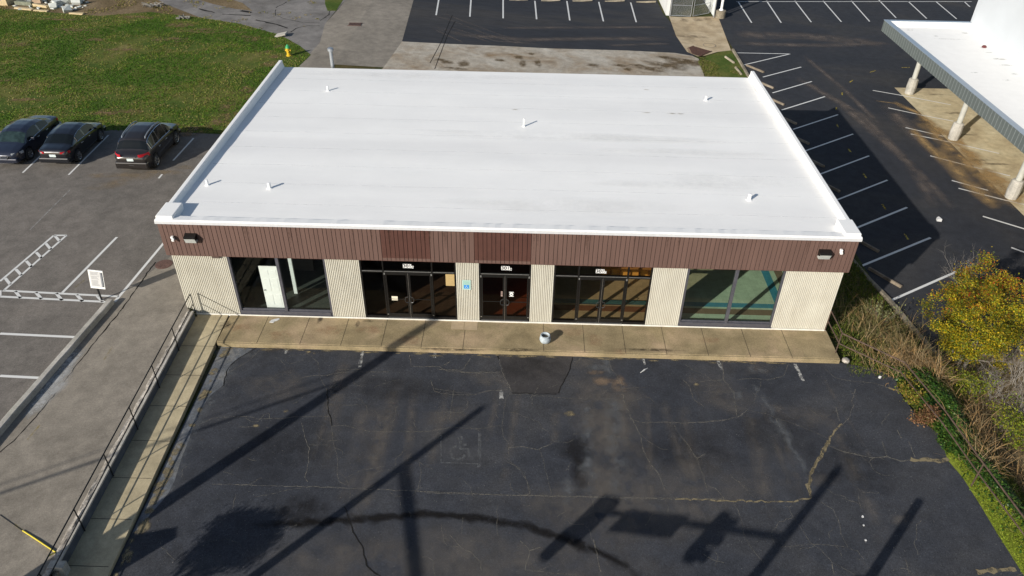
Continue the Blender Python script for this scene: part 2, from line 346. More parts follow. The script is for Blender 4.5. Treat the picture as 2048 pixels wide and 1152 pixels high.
for a in [((198,290),(495,296)), ((238,357),(495,296)), ((345,423),(555,368)), ((397,510),(613,447)), ((448,604),(685,530)), ((510,710),(757,629)), ((577,828),(840,735)), ((652,958),(927,855)), ((735,1103),(1028,988)),
          ((947,496),(1130,528),(1375,575)), ((1032,592),(1215,632),(1390,665)), ((1127,700),(1335,748)), ((1155,735),(1370,780),(1640,842)), ((1262,855),(1480,912),(1700,965)), ((1380,990),(1580,1045)), ((1417,1033),(1680,1100),(1790,1125)),
          ((208,8),(283,125)), ((365,5),(445,125)), ((520,5),(610,122)), ((675,5),(775,120)), ((830,5),(930,118)), ((980,0),(1075,98)), ((1142,8),(1243,102)), ((1295,10),(1407,104)), ((1448,8),(1480,38)), ((200,9),(1490,9))]: line(a, .11 if a[0][1] > 150 else .12, Z3)
for a in [((680,180),(1005,48)), ((715,422),(1155,242)), ((888,650),(1320,460)), ((1490,105),(1760,187)), ((1672,305),(1760,337))]: line(a, .13, Z8)
mk.build('painted_markings', M_line, right_lot, colors=True)
mk = MB()
for a in [((1105,371),(1150,370)), ((932,397),(962,387)), ((820,452),(838,440)), ((780,508),(779,522)), ((748,588),(747,603)), ((750,682),(757,698)), ((812,815),(828,836)), ((893,950),(912,977)), ((1000,1120),(1018,1148))]: line(a, .1, Z3)
for a in [((845,28),(868,60)), ((990,218),(1012,255)), ((1210,515),(1240,555))]: line(a, .1, Z8)
mk.build('utility_marks', M_yel, right_lot, colors=True)
mk = MB()
for a in [((75,-4),(52,130)), ((350,-4),(340,143)), ((624,-4),(624,157)), ((895,8),(910,165)), ((1168,10),(1193,175)), ((1440,17),(1480,183)), ((1712,22),(1760,190))]: line(a, .13, Z6)
mk.build('painted_markings', M_line, rear, colors=True)
# worn front markings and faded access symbol
mk = MB()
for a in [((725,703),(720,735)), ((573,698),(571,708)), ((871,705),(869,716)), ((1286,718),(1290,730)), ((1436,722),(1444,740)), ((1589,728),(1607,762)), ((1002,780),(1003,798))]:
    ribbon(mk, L(a, hf), .12, hf, .009, jit=.015, seg=.12)
def symbol(mb, f, wd, h, off):                     # wheelchair symbol in a unit square, f maps (u,v) to the plane
    def st(p): ribbon(mb, [f(*x) for x in p], wd, h, off, seg=0)
    st([(.42+.06*cos(t), .93+.06*sin(t)) for t in [i*pi/4 for i in range(9)]])
    st([(.44, .80), (.47, .48), (.74, .48), (.84, .16), (.96, .20)]); st([(.46, .66), (.68, .66)])
    st([(.40+.27*cos(t), .33+.27*sin(t)) for t in [radians(105+i*20) for i in range(13)]])
s0 = PH(893, 921, hf); s1 = PH(948, 921, hf); sk = s1[0]-s0[0]
mk.build('worn_markings', M_lineold, front, colors=True)
mk = MB()
symbol(mk, lambda u, v: (s0[0]+sk*u, s0[1]+sk*1.15*v), .10, hf, .0095)
ribbon(mk, L([(882, 925), (960, 928)], hf), .05, hf, .0065); ribbon(mk, L([(960, 865), (958, 935)], hf), .12, hf, .0067); ribbon(mk, L([(882, 870), (882, 925)], hf), .05, hf, .0069)
mk.build('ghost_markings', M_ghost, front, colors=True)

B2 = zs(3.388, 400, 660); B3 = zs(2.926, 200, 880); B4 = zs(3.388, 850, 660); B5 = zs(3.413, 850, 880); B6 = zs(2.934, 1350, 880); B8 = zs(3.16, 1400, 700)
cr = MB()
thin = [(B2, [(0,640),(80,600),(150,590),(340,588),(400,605),(560,600),(640,588),(870,585)]), (B2, [(310,600),(350,625),(395,620),(440,565),(470,570),(470,600)]), (B2, [(250,660),(380,655)]),
 (B2, [(600,180),(730,160),(800,225),(812,320),(860,400),(862,520),(890,650),(905,770),(930,850),(930,965),(990,1000),(1020,1080),(1015,1152)]), (B2, [(930,970),(950,1035),(1000,1055)]),
 (B2, [(690,630),(712,740),(740,800),(735,900),(712,1000),(730,1030)]), (B2, [(740,780),(880,778)]), (B2, [(890,655),(980,645),(1140,690),(1250,690),(1400,692),(1540,690),(1700,660),(1890,670),(2033,650)]),
 (B2, [(80,1045),(280,1048),(600,1060),(700,1060),(1050,1075),(1500,1095),(1760,1105),(2033,1118)]), (B2, [(370,1130),(500,1110),(620,1080),(780,1060)]), (B2, [(1000,1000),(1100,950),(1250,925)]),
 (B2, [(870,510),(1100,508)]), (B2, [(680,325),(780,310),(850,310),(940,290),(1030,285),(1280,285)]), (B2, [(930,268),(1090,268)]), (B2, [(1420,170),(1430,245),(1490,250),(1620,250),(1700,215)]), (B2, [(1610,265),(1860,290),(1980,285)]),
 (B2, [(1560,340),(1590,420),(1700,440),(1840,440),(1960,410),(2033,412)]), (B2, [(1720,410),(1710,470),(1690,610)]), (B2, [(1480,880),(1500,960),(1480,1080)]), (B2, [(20,380),(160,310),(320,215),(440,110)]),
 (B4, [(320,170),(260,270),(100,270)]), (B4, [(450,290),(480,335),(540,350),(580,400),(570,440),(545,470),(535,560),(520,650),(535,730),(565,770),(570,880),(610,920),(670,970),(710,1070),(710,1110)]), (B4, [(500,190),(520,280),(590,420)]),
 (B4, [(0,250),(100,250),(150,280),(360,295),(510,285)]), (B4, [(570,435),(720,435),(740,450),(860,450),(920,462),(1100,470),(1180,468),(1290,465)]), (B4, [(730,455),(725,520)]), (B4, [(60,400),(340,440),(440,412),(570,405)]),
 (B4, [(550,555),(620,565),(700,600),(770,625),(790,665),(840,690),(870,760),(970,765),(1010,740)]), (B4, [(570,798),(650,790),(760,810),(860,770)]), (B4, [(775,810),(800,880),(820,970),(850,1080),(860,1110)]), (B4, [(1005,705),(1090,703),(1190,712),(1400,738)]),
 (B4, [(1245,190),(1260,260),(1310,320),(1340,400),(1345,480),(1390,580),(1430,650),(1460,720),(1480,820),(1530,910),(1590,990),(1625,1080)]), (B4, [(1060,185),(1040,210),(1010,215)]), (B4, [(1340,400),(1500,390)]), (B4, [(1390,600),(1460,630),(1600,625),(1760,632),(2033,615)]),
 (B4, [(1680,630),(1710,690),(1790,790),(1840,880),(1885,980),(1920,1110)]), (B4, [(1740,330),(1790,380),(1820,470),(1890,520)]), (B4, [(1840,870),(1900,840)]), (B4, [(0,1105),(600,1120),(1130,1130),(1500,1138),(2033,1145)]),
 (B5, [(560,150),(640,190),(700,290),(715,370),(660,380)]), (B5, [(170,650),(250,740),(320,770),(380,840),(385,890)]), (B5, [(250,640),(258,530)]), (B5, [(650,690),(715,750),(690,860),(680,890),(800,900),(900,910),(1040,918)]), (B5, [(715,755),(800,730)]), (B5, [(1150,680),(1200,900)]), (B5, [(1640,410),(1660,460),(1655,530)]), (B5, [(1900,780),(1960,820),(2040,840)]), (B5, [(420,370),(520,378),(1100,390),(1400,402),(2040,408)]),
 (B6, [(50,0),(130,110),(165,210),(200,340)]), (B6, [(130,110),(180,85)]), (B6, [(190,270),(240,285),(290,345)]), (B6, [(340,360),(375,420),(410,570),(450,640),(520,720)]), (B6, [(650,370),(700,460),(740,520),(790,600),(860,650),(920,720),(1060,795)]), (B6, [(850,360),(930,410),(970,500),(970,550),(1015,630)]), (B6, [(620,630),(830,612),(1010,630),(1070,655),(1110,700)]), (B6, [(670,395),(700,370)]), (B6, [(920,720),(935,790)]), (B6, [(1350,700),(1375,790)]), (B6, [(900,35),(990,70),(1160,105),(1245,98),(1325,125),(1400,115)]), (B6, [(1220,20),(1245,98)]),
 (B8, [(140,80),(150,190),(215,270),(225,350),(230,415)]), (B8, [(225,350),(295,380),(420,405),(480,430),(600,470),(720,520),(810,560)]), (B8, [(0,460),(180,440),(260,415),(295,382)]), (B8, [(480,430),(505,495)]), (B8, [(790,120),(850,175),(950,198),(1110,210),(1200,245),(1270,265)]), (B8, [(985,245),(955,330),(970,350),(940,430),(900,470)]), (B8, [(860,360),(880,450)]), (B8, [(810,605),(910,645),(1090,682),(1180,678),(1270,705),(1350,695)]), (B8, [(1150,580),(1180,675)]), (B8, [(230,190),(340,180),(430,190),(530,165),(560,90)]), (B8, [(0,200),(140,190)]), (B8, [(20,265),(190,270)]), (B8, [(1240,500),(1275,560)]), (B8, [(1320,580),(1360,680)])]
for Z, p in thin: ribbon(cr, q(Z, p, hf), random.choice([.010, .014, .018]), hf, .0105, jit=.018, seg=.11)
# finer wandering cracks that branch off
for _ in range(80):
    x = random.uniform(2.5, 27.3); y = random.uniform(-12.4, -2.1); a = random.uniform(0, 6.28); P = [(x, y)]
    for k in range(random.randint(3, 12)):
        a += random.uniform(-.7, .7); x += .13*cos(a); y += .13*sin(a); P.append((x, y))
    if all(2.2 < p[0] < 27.5 and p[1] < -1.9 for p in P): ribbon(cr, P, .010, hf, .0113, jit=.01, seg=.1)
cr.build('crack_lines', M_crack, front, colors=True)
cr = MB()
for Z, p in [(B2, [(400,110),(340,150),(260,190),(190,260),(170,330),(160,380)]), (B4, [(1000,185),(985,260),(920,390),(905,430)]), (B2, [(862,400),(866,520),(893,650)]), (B3, [(1430,390),(1480,540),(1540,640),(1560,740),(1640,796)]), (B4, [(590,428),(890,436)]), (B4, [(490,170),(500,200)])]:
    ribbon(cr, q(Z, p, hf), .03, hf, .0118, jit=.025, seg=.15)
cr.build('open_cracks', M_crackdark, front, colors=True)
cr = MB()
for Z, p, wd in [(B6, [(900,5),(880,60),(820,140),(795,210),(780,270),(800,340)], .09), (B6, [(0,350),(330,357),(640,362),(720,360),(800,340)], .05), (B8, [(1330,690),(1400,697),(1500,700),(1570,690)], .16), (B8, [(900,470),(850,510),(800,600),(720,720),(685,820),(695,930)], .06), (B6, [(1770,775),(1850,765),(2000,760)], .16), (B8, [(1190,240),(1280,262)], .12)]:
    ribbon(cr, q(Z, p, hf), wd, hf, .0123, jit=.04, seg=.12)
for Z, a, b, r in [(B2,735,150,.12), (B2,770,160,.08), (B2,380,650,.12), (B2,580,550,.1), (B2,60,420,.15), (B3,600,0,.05), (B4,1840,370,.12), (B4,980,570,.2), (B8,1330,330,.1)]:
    blot(cr, PH(*Z(a, b), hf), r, r*.7, hf, .0127)
for i in range(40):                                # leaves and grit gathered along the kerb and ramp edge
    t = random.random(); blot(cr, (1.98+random.uniform(0, .25), -2-11*t), random.uniform(.06, .2), random.uniform(.08, .3), hf, .013+i*2e-5, 0, 12)
for i in range(70): blot(cr, (random.uniform(2, 25.8), -1.84-abs(random.gauss(0, .05))), random.uniform(.08, .35), random.uniform(.02, .06), hf, .0145+i*2e-5, 0, 12)
cr.build('mossy_cracks', M_moss, front, colors=True)
# stains on the front car park
ds = MB(); k = 0
for (a, b, rx, ry) in [(1195,780,1.6,.9), (1225,860,1.5,2.6), (1180,730,1.2,.5), (1420,770,1.4,.8), (1000,760,1.5,.6), (1300,1000,4.5,1.8), (1000,1120,6,1.1), (700,1130,3,1), (1460,800,1.2,.8), (1520,740,.8,.35), (1150,1000,2.5,1), (1600,830,1.4,.6), (1250,800,1.3,.7), (1640,960,.7,.35), (900,830,1.2,.5), (1800,1040,.4,.25), (560,770,1.5,1)]:
    blot(ds, PH(a, b, hf), rx, ry, hf, .0042+k*.0001, random.uniform(-.3, .3)); k += 1
for i in range(26):                                # old tyre tracks running up and down the bays
    x = random.uniform(4, 26); ribbon(ds, [(x, random.uniform(-5, -2.2)), (x+random.uniform(-.6, .6), random.uniform(-10.5, -6))], random.uniform(.2, .9), hf, .006+i*4e-5, soft=1)
ds.build('dust_stains', M_dust, front, colors=True)
ds = MB()
for i, (a, b, rx, ry) in enumerate([(1205,762,.5,.3), (1190,745,.4,.15), (1240,770,.35,.5), (1515,160,.1,.1), (980,570,.1,.1)]):
    if b > 600: blot(ds, PH(a, b, hf), rx, ry, hf, .0072+i*1e-4)
ds.build('clay_stains', decal('clay', (.22, .16, .11), .95, .35, .6, .7, 3), front, colors=True)
ds = MB()
for i, p in enumerate([[(500,1052),(560,1048),(700,1040),(850,1030),(930,1033),(1040,1050),(1130,1078),(1210,1110),(1260,1140),(1300,1170)]]):
    P = L(p, hf); ribbon(ds, P, .42, hf, .0080, jit=.05, seg=.25, soft=1); ribbon(ds, P, .3, hf, .0082, jit=.05, seg=.2, soft=1)
for i, (a, b, rx, ry) in enumerate([(1150,900,.65,.7), (1160,945,.35,.8), (605,1022,1.1,.6), (1060,735,1.6,.9), (1700,930,1.8,1.4), (1540,860,2.,1.2), (800,780,2.6,.8), (1380,900,2.2,1.2), (560,900,2.4,1.6)]):
    blot(ds, PH(a, b, hf), rx, ry, hf, .0085+i*1e-4, 0, 28, .7 if i < 2 else (.6 if i == 2 else .3))
ds.build('dark_stains', M_dark, front, colors=True)
ds = MB()
for i, (a, b, rx, ry) in enumerate([(470,705,1.2,.35), (440,740,.7,.9), (425,790,.5,.8), (400,830,.35,.9), (375,890,.35,1.2), (350,950,.35,1.), (1515,740,.45,.3), (1195,735,.5,.2), (1470,790,.35,.3)]):
    blot(ds, PH(a, b, hf), rx, ry, hf, .0098+i*1e-4)
for i, (p, wd) in enumerate([([(1172,800),(1178,990)], .7), ([(1225,790),(1238,1000)], .8), ([(1130,950),(1140,1010)], .5), ([(1500,760),(1560,850),(1620,960)], .5), ([(1210,700),(1220,760)], .6)]): ribbon(ds, L(p, hf), wd, hf, .0112+i*1e-4, jit=.03, soft=1)
ds.build('worn_patches', M_wear, front, colors=True)
M_worn = paving('asphalt_worn', [(.06,.068,.08), (.125,.135,.15), (.21,.20,.18)], 1.1, .35, 30, mid=3.5)
sheet('worn_strip', L([(447,694),(505,698),(480,715),(462,728),(455,748),(447,770),(420,792),(402,820),(388,850),(378,880),(362,920),(350,960),(338,985),(322,1005),(300,1030),(285,1052)], hf)+[(1.93,-10.2),(1.90,-6),(1.89,-2),(1.89,-1.76)], .0072, M_worn, hf, front)
M_patch = paving('asphalt_patch', [(.032,.031,.033), (.040,.038,.039), (.052,.048,.047)], .4, .3, 45)
sheet('asphalt_patch', q(B4, [(497,150),(1003,158),(985,250),(905,432),(590,428),(530,290)], hf), .0078, M_patch, hf, front)
# weathered strip, chips and stains elsewhere
ds = MB()
for i, (a, b, rx, ry) in enumerate([(250,350,1.6,.3), (200,352,.9,.25), (330,345,1.2,.3), (370,335,.6,.3)]): blot(ds, PH(a, b), rx, ry, hz, .009+i*1e-4)
for i, (a, b, rx, ry) in enumerate([(300,352,1.1,.5), (215,372,1.3,.5), (245,362,.8,.6)]): blot(ds, PH(a, b), rx, ry, hz, .0096+i*1e-4, .4, 28, .6)
ds.build('clay_stains', decal('lot_silt', (.27, .205, .13), .95, .36, .66, .65, 2.2), left_lot, colors=True)
ds = MB()
for i, t in enumerate([(122,745,.35,1.5), (100,780,.45,1.4), (138,718,.22,.9), (80,805,.3,.9), (112,762,.2,1.2)]): blot(ds, PH(t[0], t[1]), t[2], t[3], hz, .012+i*1e-4, -.15)
ribbon(ds, L([(60,460),(140,380)]), .03, hz, .0125); ds.build('paint_spill', M_pale, bpy.data.objects['driveway'], colors=True)
ds = MB()
ribbon(ds, q(Z4, [(1120,520),(1060,600),(900,830),(780,980),(640,1150)]), .05, hz, .011, jit=.03, seg=.2)
ribbon(ds, L([(178, 700), (100, 800), (40, 870), (0, 905)]), .035, hz, .0112, jit=.03, seg=.2)
ds.build('paving_seam', M_crackdark, bpy.data.objects['driveway'], colors=True)
ds = MB()
for i, p in enumerate([((170,560),(150,575)), ((225,694),(208,720)), ((80,850),(55,880)), ((45,1062),(28,1048))]): ribbon(ds, L(p), .06, hz, .012, seg=.2)
ds.build('utility_marks', M_yelf, bpy.data.objects['driveway'], colors=True)
ds = MB(); Z6o = Z6
for i, (p, wd) in enumerate([([(0,230),(300,300),(850,340),(1300,330),(2048,330)], 1.2), ([(0,120),(200,180),(450,280),(800,390)], .22), ([(100,110),(420,230),(850,390)], .2), ([(0,235),(300,370)], .25), ([(350,310),(590,385)], .18), ([(160,230),(560,350),(920,372)], .3), ([(600,240),(2048,230)], .8), ([(1500,390),(2048,370)], .6)]):
    ribbon(ds, q(Z6, p), wd, hz, .0075+i*2e-4, soft=1, seg=.8)
ds.build('tyre_dust', M_dust2, rear, colors=True)
ds = MB()
for i, (p, wd) in enumerate([([(190,190),(600,200),(1000,240)], 2.4), ([(200,240),(700,250),(1050,235)], 1.2), ([(520,420),(760,560),(900,680),(1150,900),(1300,1152)], .9), ([(700,520),(900,640),(1250,1000),(1400,1152)], .8), ([(560,300),(800,500),(1000,700)], .6), ([(1000,560),(1250,800),(1600,1120)], 1.6)]):
    ribbon(ds, q(Z3, p), wd, hz, .0075+i*3e-4, soft=1, seg=.8)
ds.build('tyre_dust', M_dust2, right_lot, colors=True)
ds = MB()
for i, (p, wd) in enumerate([([(1180,640),(1320,760),(1450,880),(1600,1020),(1777,1150)], 1.5), ([(1230,640),(1400,780),(1560,930),(1700,1080)], .9), ([(1050,560),(1200,620),(1330,740)], .8), ([(1300,800),(1440,980),(1650,1150)], 1.4), ([(960,555),(1100,570)], .3), ([(1150,700),(1350,900)], .9)]):
    ribbon(ds, q(Z3, p), wd, hz, .0115+i*3e-4, soft=1, seg=.6)
for i, (a, b, r, r2) in enumerate([(1620,980,.9,1.4), (1700,1060,.8,1.2), (1500,860,.7,1.4), (1400,760,.6,1.5)]): blot(ds, PH(*Z3(a, b)), r, r2, hz, .0138+i*1e-4)
ds.build('silt_wash', M_tan, right_lot, colors=True)
ds = MB()
for i, (a, b, rx, ry) in enumerate([(1390,620,.8,.25), (1540,880,.8,.2), (1470,740,.9,.15), (1300,520,.7,.2), (1620,900,.9,.2)]): blot(ds, PH(*Z3(a, b)), rx, ry, hz, .014+i*1e-4)
ds.build('dark_stains', decal('water_stain', (.1, .08, .05), .95, .35, .6, .6, 2), bpy.data.objects['concrete_pad'], colors=True)
ds = MB()
for i, (a, b, rx, ry) in enumerate([(140,530,.6,.4), (290,545,.5,.7), (220,585,1.1,.3), (600,515,.5,.35), (755,490,.4,.45), (790,540,.3,.9), (865,460,.3,.35), (920,540,.3,1), (1400,560,.6,.5), (1620,560,.8,.35), (1680,590,.5,.4), (1760,555,.7,.3), (1990,490,.7,.4), (80,510,.6,.3)]):
    blot(ds, PH(*Z6(a, b)), rx, ry, hz, .012+i*1e-4)
for i, (a, b, rx, ry) in enumerate([(2030,560,2.2,.9), (1900,590,1.6,.6), (2120,520,1.6,1.), (2250,540,1.2,.9)]): blot(ds, PH(*Z6(a, b)), rx, ry, hz, .0145+i*1e-4)
ds.build('mud_patches', decal('mud', (.13, .09, .045), .95, .3, .55, .8, 2.5), bpy.data.objects['gravel_area'], colors=True)
ds = MB()
for i, p in enumerate([[(0,540),(90,370),(190,130)], [(40,590),(150,300),(215,180)]]): ribbon(ds, q(Z6, p), .05, hz, .0135+i*1e-4, seg=.8)
ds.build('tar_lines', M_crackdark, bpy.data.objects['gravel_area'], colors=True)
ds = MB(); Z5a = zs(7.585, 1290, 0); Zt = zs(5.12, 300, 0)
for i, (a, b, rx, ry) in enumerate([(600,310,.5,.6), (800,300,.6,.7), (960,300,.5,.7), (700,560,2,.5)]): blot(ds, PH(*Z5a(a, b)), rx, ry, hz, .018+i*1e-4)
ds.build('dark_stains', decal('apron_stain', (.12, .09, .055), .95, .35, .6, .5, 2), bpy.data.objects['concrete_apron'], colors=True)
ds = MB()
for p, wd in [([(1290,100),(1280,160),(1400,200),(1560,230),(1740,235)], .06), ([(1440,330),(1500,290),(1620,265),(1740,265)], .09), ([(1740,215),(1830,150),(1860,90)], .08), ([(1290,80),(1400,20)], .1), ([(500,90),(660,130)], .18), ([(740,145),(1030,160)], .14), ([(1080,205),(1250,240),(1410,290)], .2), ([(930,110),(1040,130)], .3)]:
    ribbon(ds, q(Zt, p), wd, hz, .0095, jit=.05, seg=.4)
ds.build('open_cracks', M_crackdark, bpy.data.objects['old_road'], colors=True)
ds = MB()
for i, (a, b, rx, ry) in enumerate([(860,330,1.2,.4), (100,415,.8,.3), (320,430,.7,.3), (1200,530,.5,.4), (1340,480,.6,.4), (1280,580,.5,.4), (980,740,.7,.4), (300,260,1.6,.7), (500,330,2.2,.4), (1050,410,.8,.5)]):
    blot(ds, PH(*Zt(a, b)), rx, ry, hz, .03+i*2e-4)
for i, (a, b, rx, ry) in enumerate([(50,200,1.4,.3), (220,225,1.4,.6), (265,225,.7,.5), (150,60,2,.5), (370,268,1.2,.5), (400,258,1,.5), (10,160,1,.4), (500,200,.5,.4), (470,230,1.,.4), (440,245,.9,.8), (455,215,.7,.8), (495,180,.6,.8), (545,128,.8,.7), (30,90,1.4,.5), (190,80,1.2,.4), (60,245,1.6,.4), (330,250,1.2,.3), (240,100,1.6,.4), (410,60,1.4,.4), (350,78,1.5,.4), (500,75,1.,.4), (280,35,2,.5), (120,40,2,.4)]):
    blot(ds, PH(a, b), rx, ry, hz, .034+i*2e-4)
ds.build('bare_patches', decal('bare_soil', (.2, .13, .07), .95, .38, .6, .9, 2.2), lawn, colors=True)

# ---------------------------------------------------------------- front sidewalk and ramp
mb = MB(); mb.box(1.72, 26.05, -1.72, -.002, -.5, 0)
sw = mb.build('sidewalk', M_walk, kind='structure', bevel=.02)
jn = MB(); xj = [PZ(*p).x for p in [(525,660),(610,660),(689,665),(768,668),(846,672),(928,676),(1087,680),(1168,684),(1249,688),(1330,690),(1412,692),(1495,695),(1578,698)]]
for x in xj: jn.box(x-.008, x+.008, -1.725, -.05, -.1, .003)
jn.build('joints', plain('joint_dark', (.03, .022, .014), .95), sw)  # slab joints drawn as thin dark strips
mb = MB(); mb.box(1.76, 26.05, -1.80, -1.722, -.5, -.012); mb.build('kerb_edge', M_walk, sw, bevel=.02)
ds = MB()
Z7s = zs(3.6, 850, 420)
for i, (a, b, rx, ry) in enumerate([(480,655,.5,.3), (560,670,.5,.3), (660,660,.6,.35), (740,660,.7,.3), (820,680,.5,.3), (1190,680,.4,.4), (1240,705,.3,.25), (1150,665,.6,.3), (1420,680,.5,.25)]):
    P = PZ(a, b); blot(ds, (P.x, P.y), rx, ry, lambda x, y: 0, .005+i*1e-4)
ds.build('rust_stains', decal('sidewalk_rust', (.36, .22, .13), .95, .35, .65, .5, 2.5), sw, colors=True)
ds = MB()
for i, (a, b, rx, ry) in enumerate([(640,640,.12,.35), (715,648,.1,.25), (735,642,.25,.08), (545,700,.6,.12), (900,700,1.5,.1), (1300,700,1.5,.1), (450,650,.3,.3), (1040,700,1.,.12)]):
    P = PZ(a, b); blot(ds, (P.x, min(P.y, -.15)), rx, ry, lambda x, y: 0, .0065+i*1e-4)
ds.build('dark_stains', decal('sidewalk_grime', (.05, .04, .03), .95, .35, .6, .7, 4), sw, colors=True)
ds = MB(); 
for (a, b) in [((903,641),(928,659)), ((929,643),(955,660))]:
    P = PZ(*a); Q = PZ(*b); ds.box(P.x+.02, Q.x-.02, Q.y, P.y, .0, .006)
ds.build('repair_patches', plain('new_mortar', (.36, .28, .18), .9, 0, .1), sw)
# cracked strip along the kerb edge
mb = MB(); n = 24
for i in range(n):
    y0 = -.35-12.3*i/n; y1 = -.35-12.3*(i+1)/n
    mb.add([(.36,y0,hw(0,y0)),(.36,y1,hw(0,y1)),(1.66,y1,hw(0,y1)),(1.66,y0,hw(0,y0)),(1.66,y1,-1.2),(1.66,y0,-1.2),(.36,y0,-1.2),(.36,y1,-1.2)],
           [(0,1,2,3),(3,2,4,5)]+([(0,3,5,6)] if i == 0 else [])+([(1,7,4,2)] if i == n-1 else []))
mb.box(.36, 1.66, -.35, -.002, -.5, .0)
rw = mb.build('ramp_walkway', M_ramp, kind='structure')
for v in rw.data.vertices:                         # the walkway runs very slightly outward
    if v.co.x > 1.5: v.co.x += -.02-.02*v.co.y
jn = MB()
for yy in [-1.95, -3.55, -5.1, -6.7, -8.25, -9.8, -11.4]: jn.obox((1.05, yy, hw(0, yy)-.02), (.72, 0, 0), (0, .008, 0), (0, 0, .0235))
jn.build('joints', bpy.data.materials['joint_dark'], rw)
mb = MB(); mb.box(1.66, 1.72, -1.72, -.01, -.4, -.06); mb.build('expansion_gap', M_black, sw)

# stone retaining wall, kerbs
mb = MB(); random.seed(3); y = -.35; rows = []
while y > -13.2:
    rows.append(y); y -= random.uniform(.18, .35)
def wtop(y): return .36+.031*(y+.35)
vs = []
for i, yy in enumerate(rows):
    dx = .022*-yy; j = lambda s=.02: random.uniform(-s, s); zt = wtop(yy)
    vs += [(.10+dx*.6+j(.015), yy, zt-.5), (.10+dx*.6+j(.02), yy, zt-.02+j(.02)), (.15+dx*.6+j(), yy, zt+j(.03)), (.24+dx*.6+j(), yy, zt+.02+j(.03)), (.31+dx*.6, yy, zt+j(.01))]
n = 5; fs = [(i*n+k+1, i*n+k, (i+1)*n+k, (i+1)*n+k+1) for i in range(len(rows)-1) for k in range(n-1)]
mb.add(vs, fs)
rt = empty('retaining_wall', (.25, -6, 0), label='low stone topped retaining wall between the tan driveway and the ramp walkway', cat='wall')
rt.location = (0, 0, 0)
mb.build('rough_stone_top', M_stone, rt)
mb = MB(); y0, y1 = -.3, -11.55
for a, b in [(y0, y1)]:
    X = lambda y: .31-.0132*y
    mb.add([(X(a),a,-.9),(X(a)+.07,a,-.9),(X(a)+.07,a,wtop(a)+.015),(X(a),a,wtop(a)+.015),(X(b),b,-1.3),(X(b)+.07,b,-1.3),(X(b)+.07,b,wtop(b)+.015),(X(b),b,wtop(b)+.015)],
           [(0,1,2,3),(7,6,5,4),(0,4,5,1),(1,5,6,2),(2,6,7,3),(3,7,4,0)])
mb.v = [(x, y, z-(.07 if z > -.8 else 0)) for x, y, z in mb.v]; mb.build('dressed_face', plain('shaded_wall', (.075, .085, .10), .9, 0, .3, 3), rt)  # dark bluish colour puts the shade of this face into the concrete
mb = MB(); a, b = y0, y1; X = lambda y: .305-.0132*y
mb.add([(X(a),a,wtop(a)-.053),(X(a)+.09,a,wtop(a)-.053),(X(a)+.09,a,wtop(a)+.017),(X(a),a,wtop(a)+.017),(X(b),b,wtop(b)-.053),(X(b)+.09,b,wtop(b)-.053),(X(b)+.09,b,wtop(b)+.017),(X(b),b,wtop(b)+.017)], [(0,1,2,3),(7,6,5,4),(0,4,5,1),(1,5,6,2),(2,6,7,3),(3,7,4,0)])
mb.build('coping_strip', M_kerb, rt, bevel=.01)
X = lambda y: .31-.0132*y
mb = MB(); mb.add([(X(-11.55),-11.56,-1.3),(X(-11.55)+.1,-11.56,-1.3),(X(-13)+.1,-13,-1.3),(X(-13),-13,-1.3),(X(-11.55),-11.56,-.1),(X(-11.55)+.1,-11.56,-.1),(X(-13)+.1,-13,-.2),(X(-13),-13,-.2)], [(4,5,6,7),(0,1,5,4),(1,2,6,5),(2,3,7,6),(3,0,4,7)])
mb.build('lower_footing', M_oldkerb, rt)
mb = MB(); mb.box(.27, .72, -11.75, -11.5, -.9, .03); mb.build('end_block', M_kerb, rt, bevel=.02)
def kerb(name, pts, wd, ht, m, label, h=hz):
    mb = MB(); prof = [(-wd/2, -.3), (-wd/2*.92, ht-.03), (-wd/2*.7, ht), (wd/2*.6, ht), (wd/2*.9, ht-.04), (wd/2, -.3)]; vs = []; n = len(prof)
    P = []
    for a, b in zip(pts, pts[1:]):
        Lg = math.hypot(b[0]-a[0], b[1]-a[1]); k = max(1, int(Lg/.6)); P += [(a[0]+(b[0]-a[0])*i/k, a[1]+(b[1]-a[1])*i/k) for i in range(k)]
    P.append(pts[-1])
    for i, (x, y) in enumerate(P):
        a = P[max(i-1, 0)]; b = P[min(i+1, len(P)-1)]; dx, dy = b[0]-a[0], b[1]-a[1]; Lg = math.hypot(dx, dy); nx, ny = dy/Lg, -dx/Lg
        jx = random.uniform(-.012, .012)
        vs += [(x+nx*(u+jx), y+ny*(u+jx), h(x, y)+z+(random.uniform(-.008, .008) if z > 0 else 0)) for u, z in prof]
    fs = [(i*n+k, (i+1)*n+k, (i+1)*n+k+1, i*n+k+1) for i in range(len(P)-1) for k in range(n-1)]+[tuple(range(n)), tuple(range((len(P)-1)*n+n-1, (len(P)-1)*n-1, -1))]
    mb.add(vs, fs); return mb.build(name, m, label=label, cat='kerb')
kerb('kerb', [(kerbx(.12)+.1, .12), (kerbx(-12)+.1, -12)], .28, .24, M_kerb, 'long pale concrete kerb between the left car park and the driveway', lambda x, y: .3+.03*min(y, 0))
kerb('kerb', [(30.75, 38.9), (30.68, 33.2), (30.3, 17), (30.02, 8.4), (30.4, 6), (30.78, 4.3), (31.1, 1.8), (31.5, -.5)], .24, .13, M_oldkerb, 'old weathered kerb between the grass strip and the right car park')

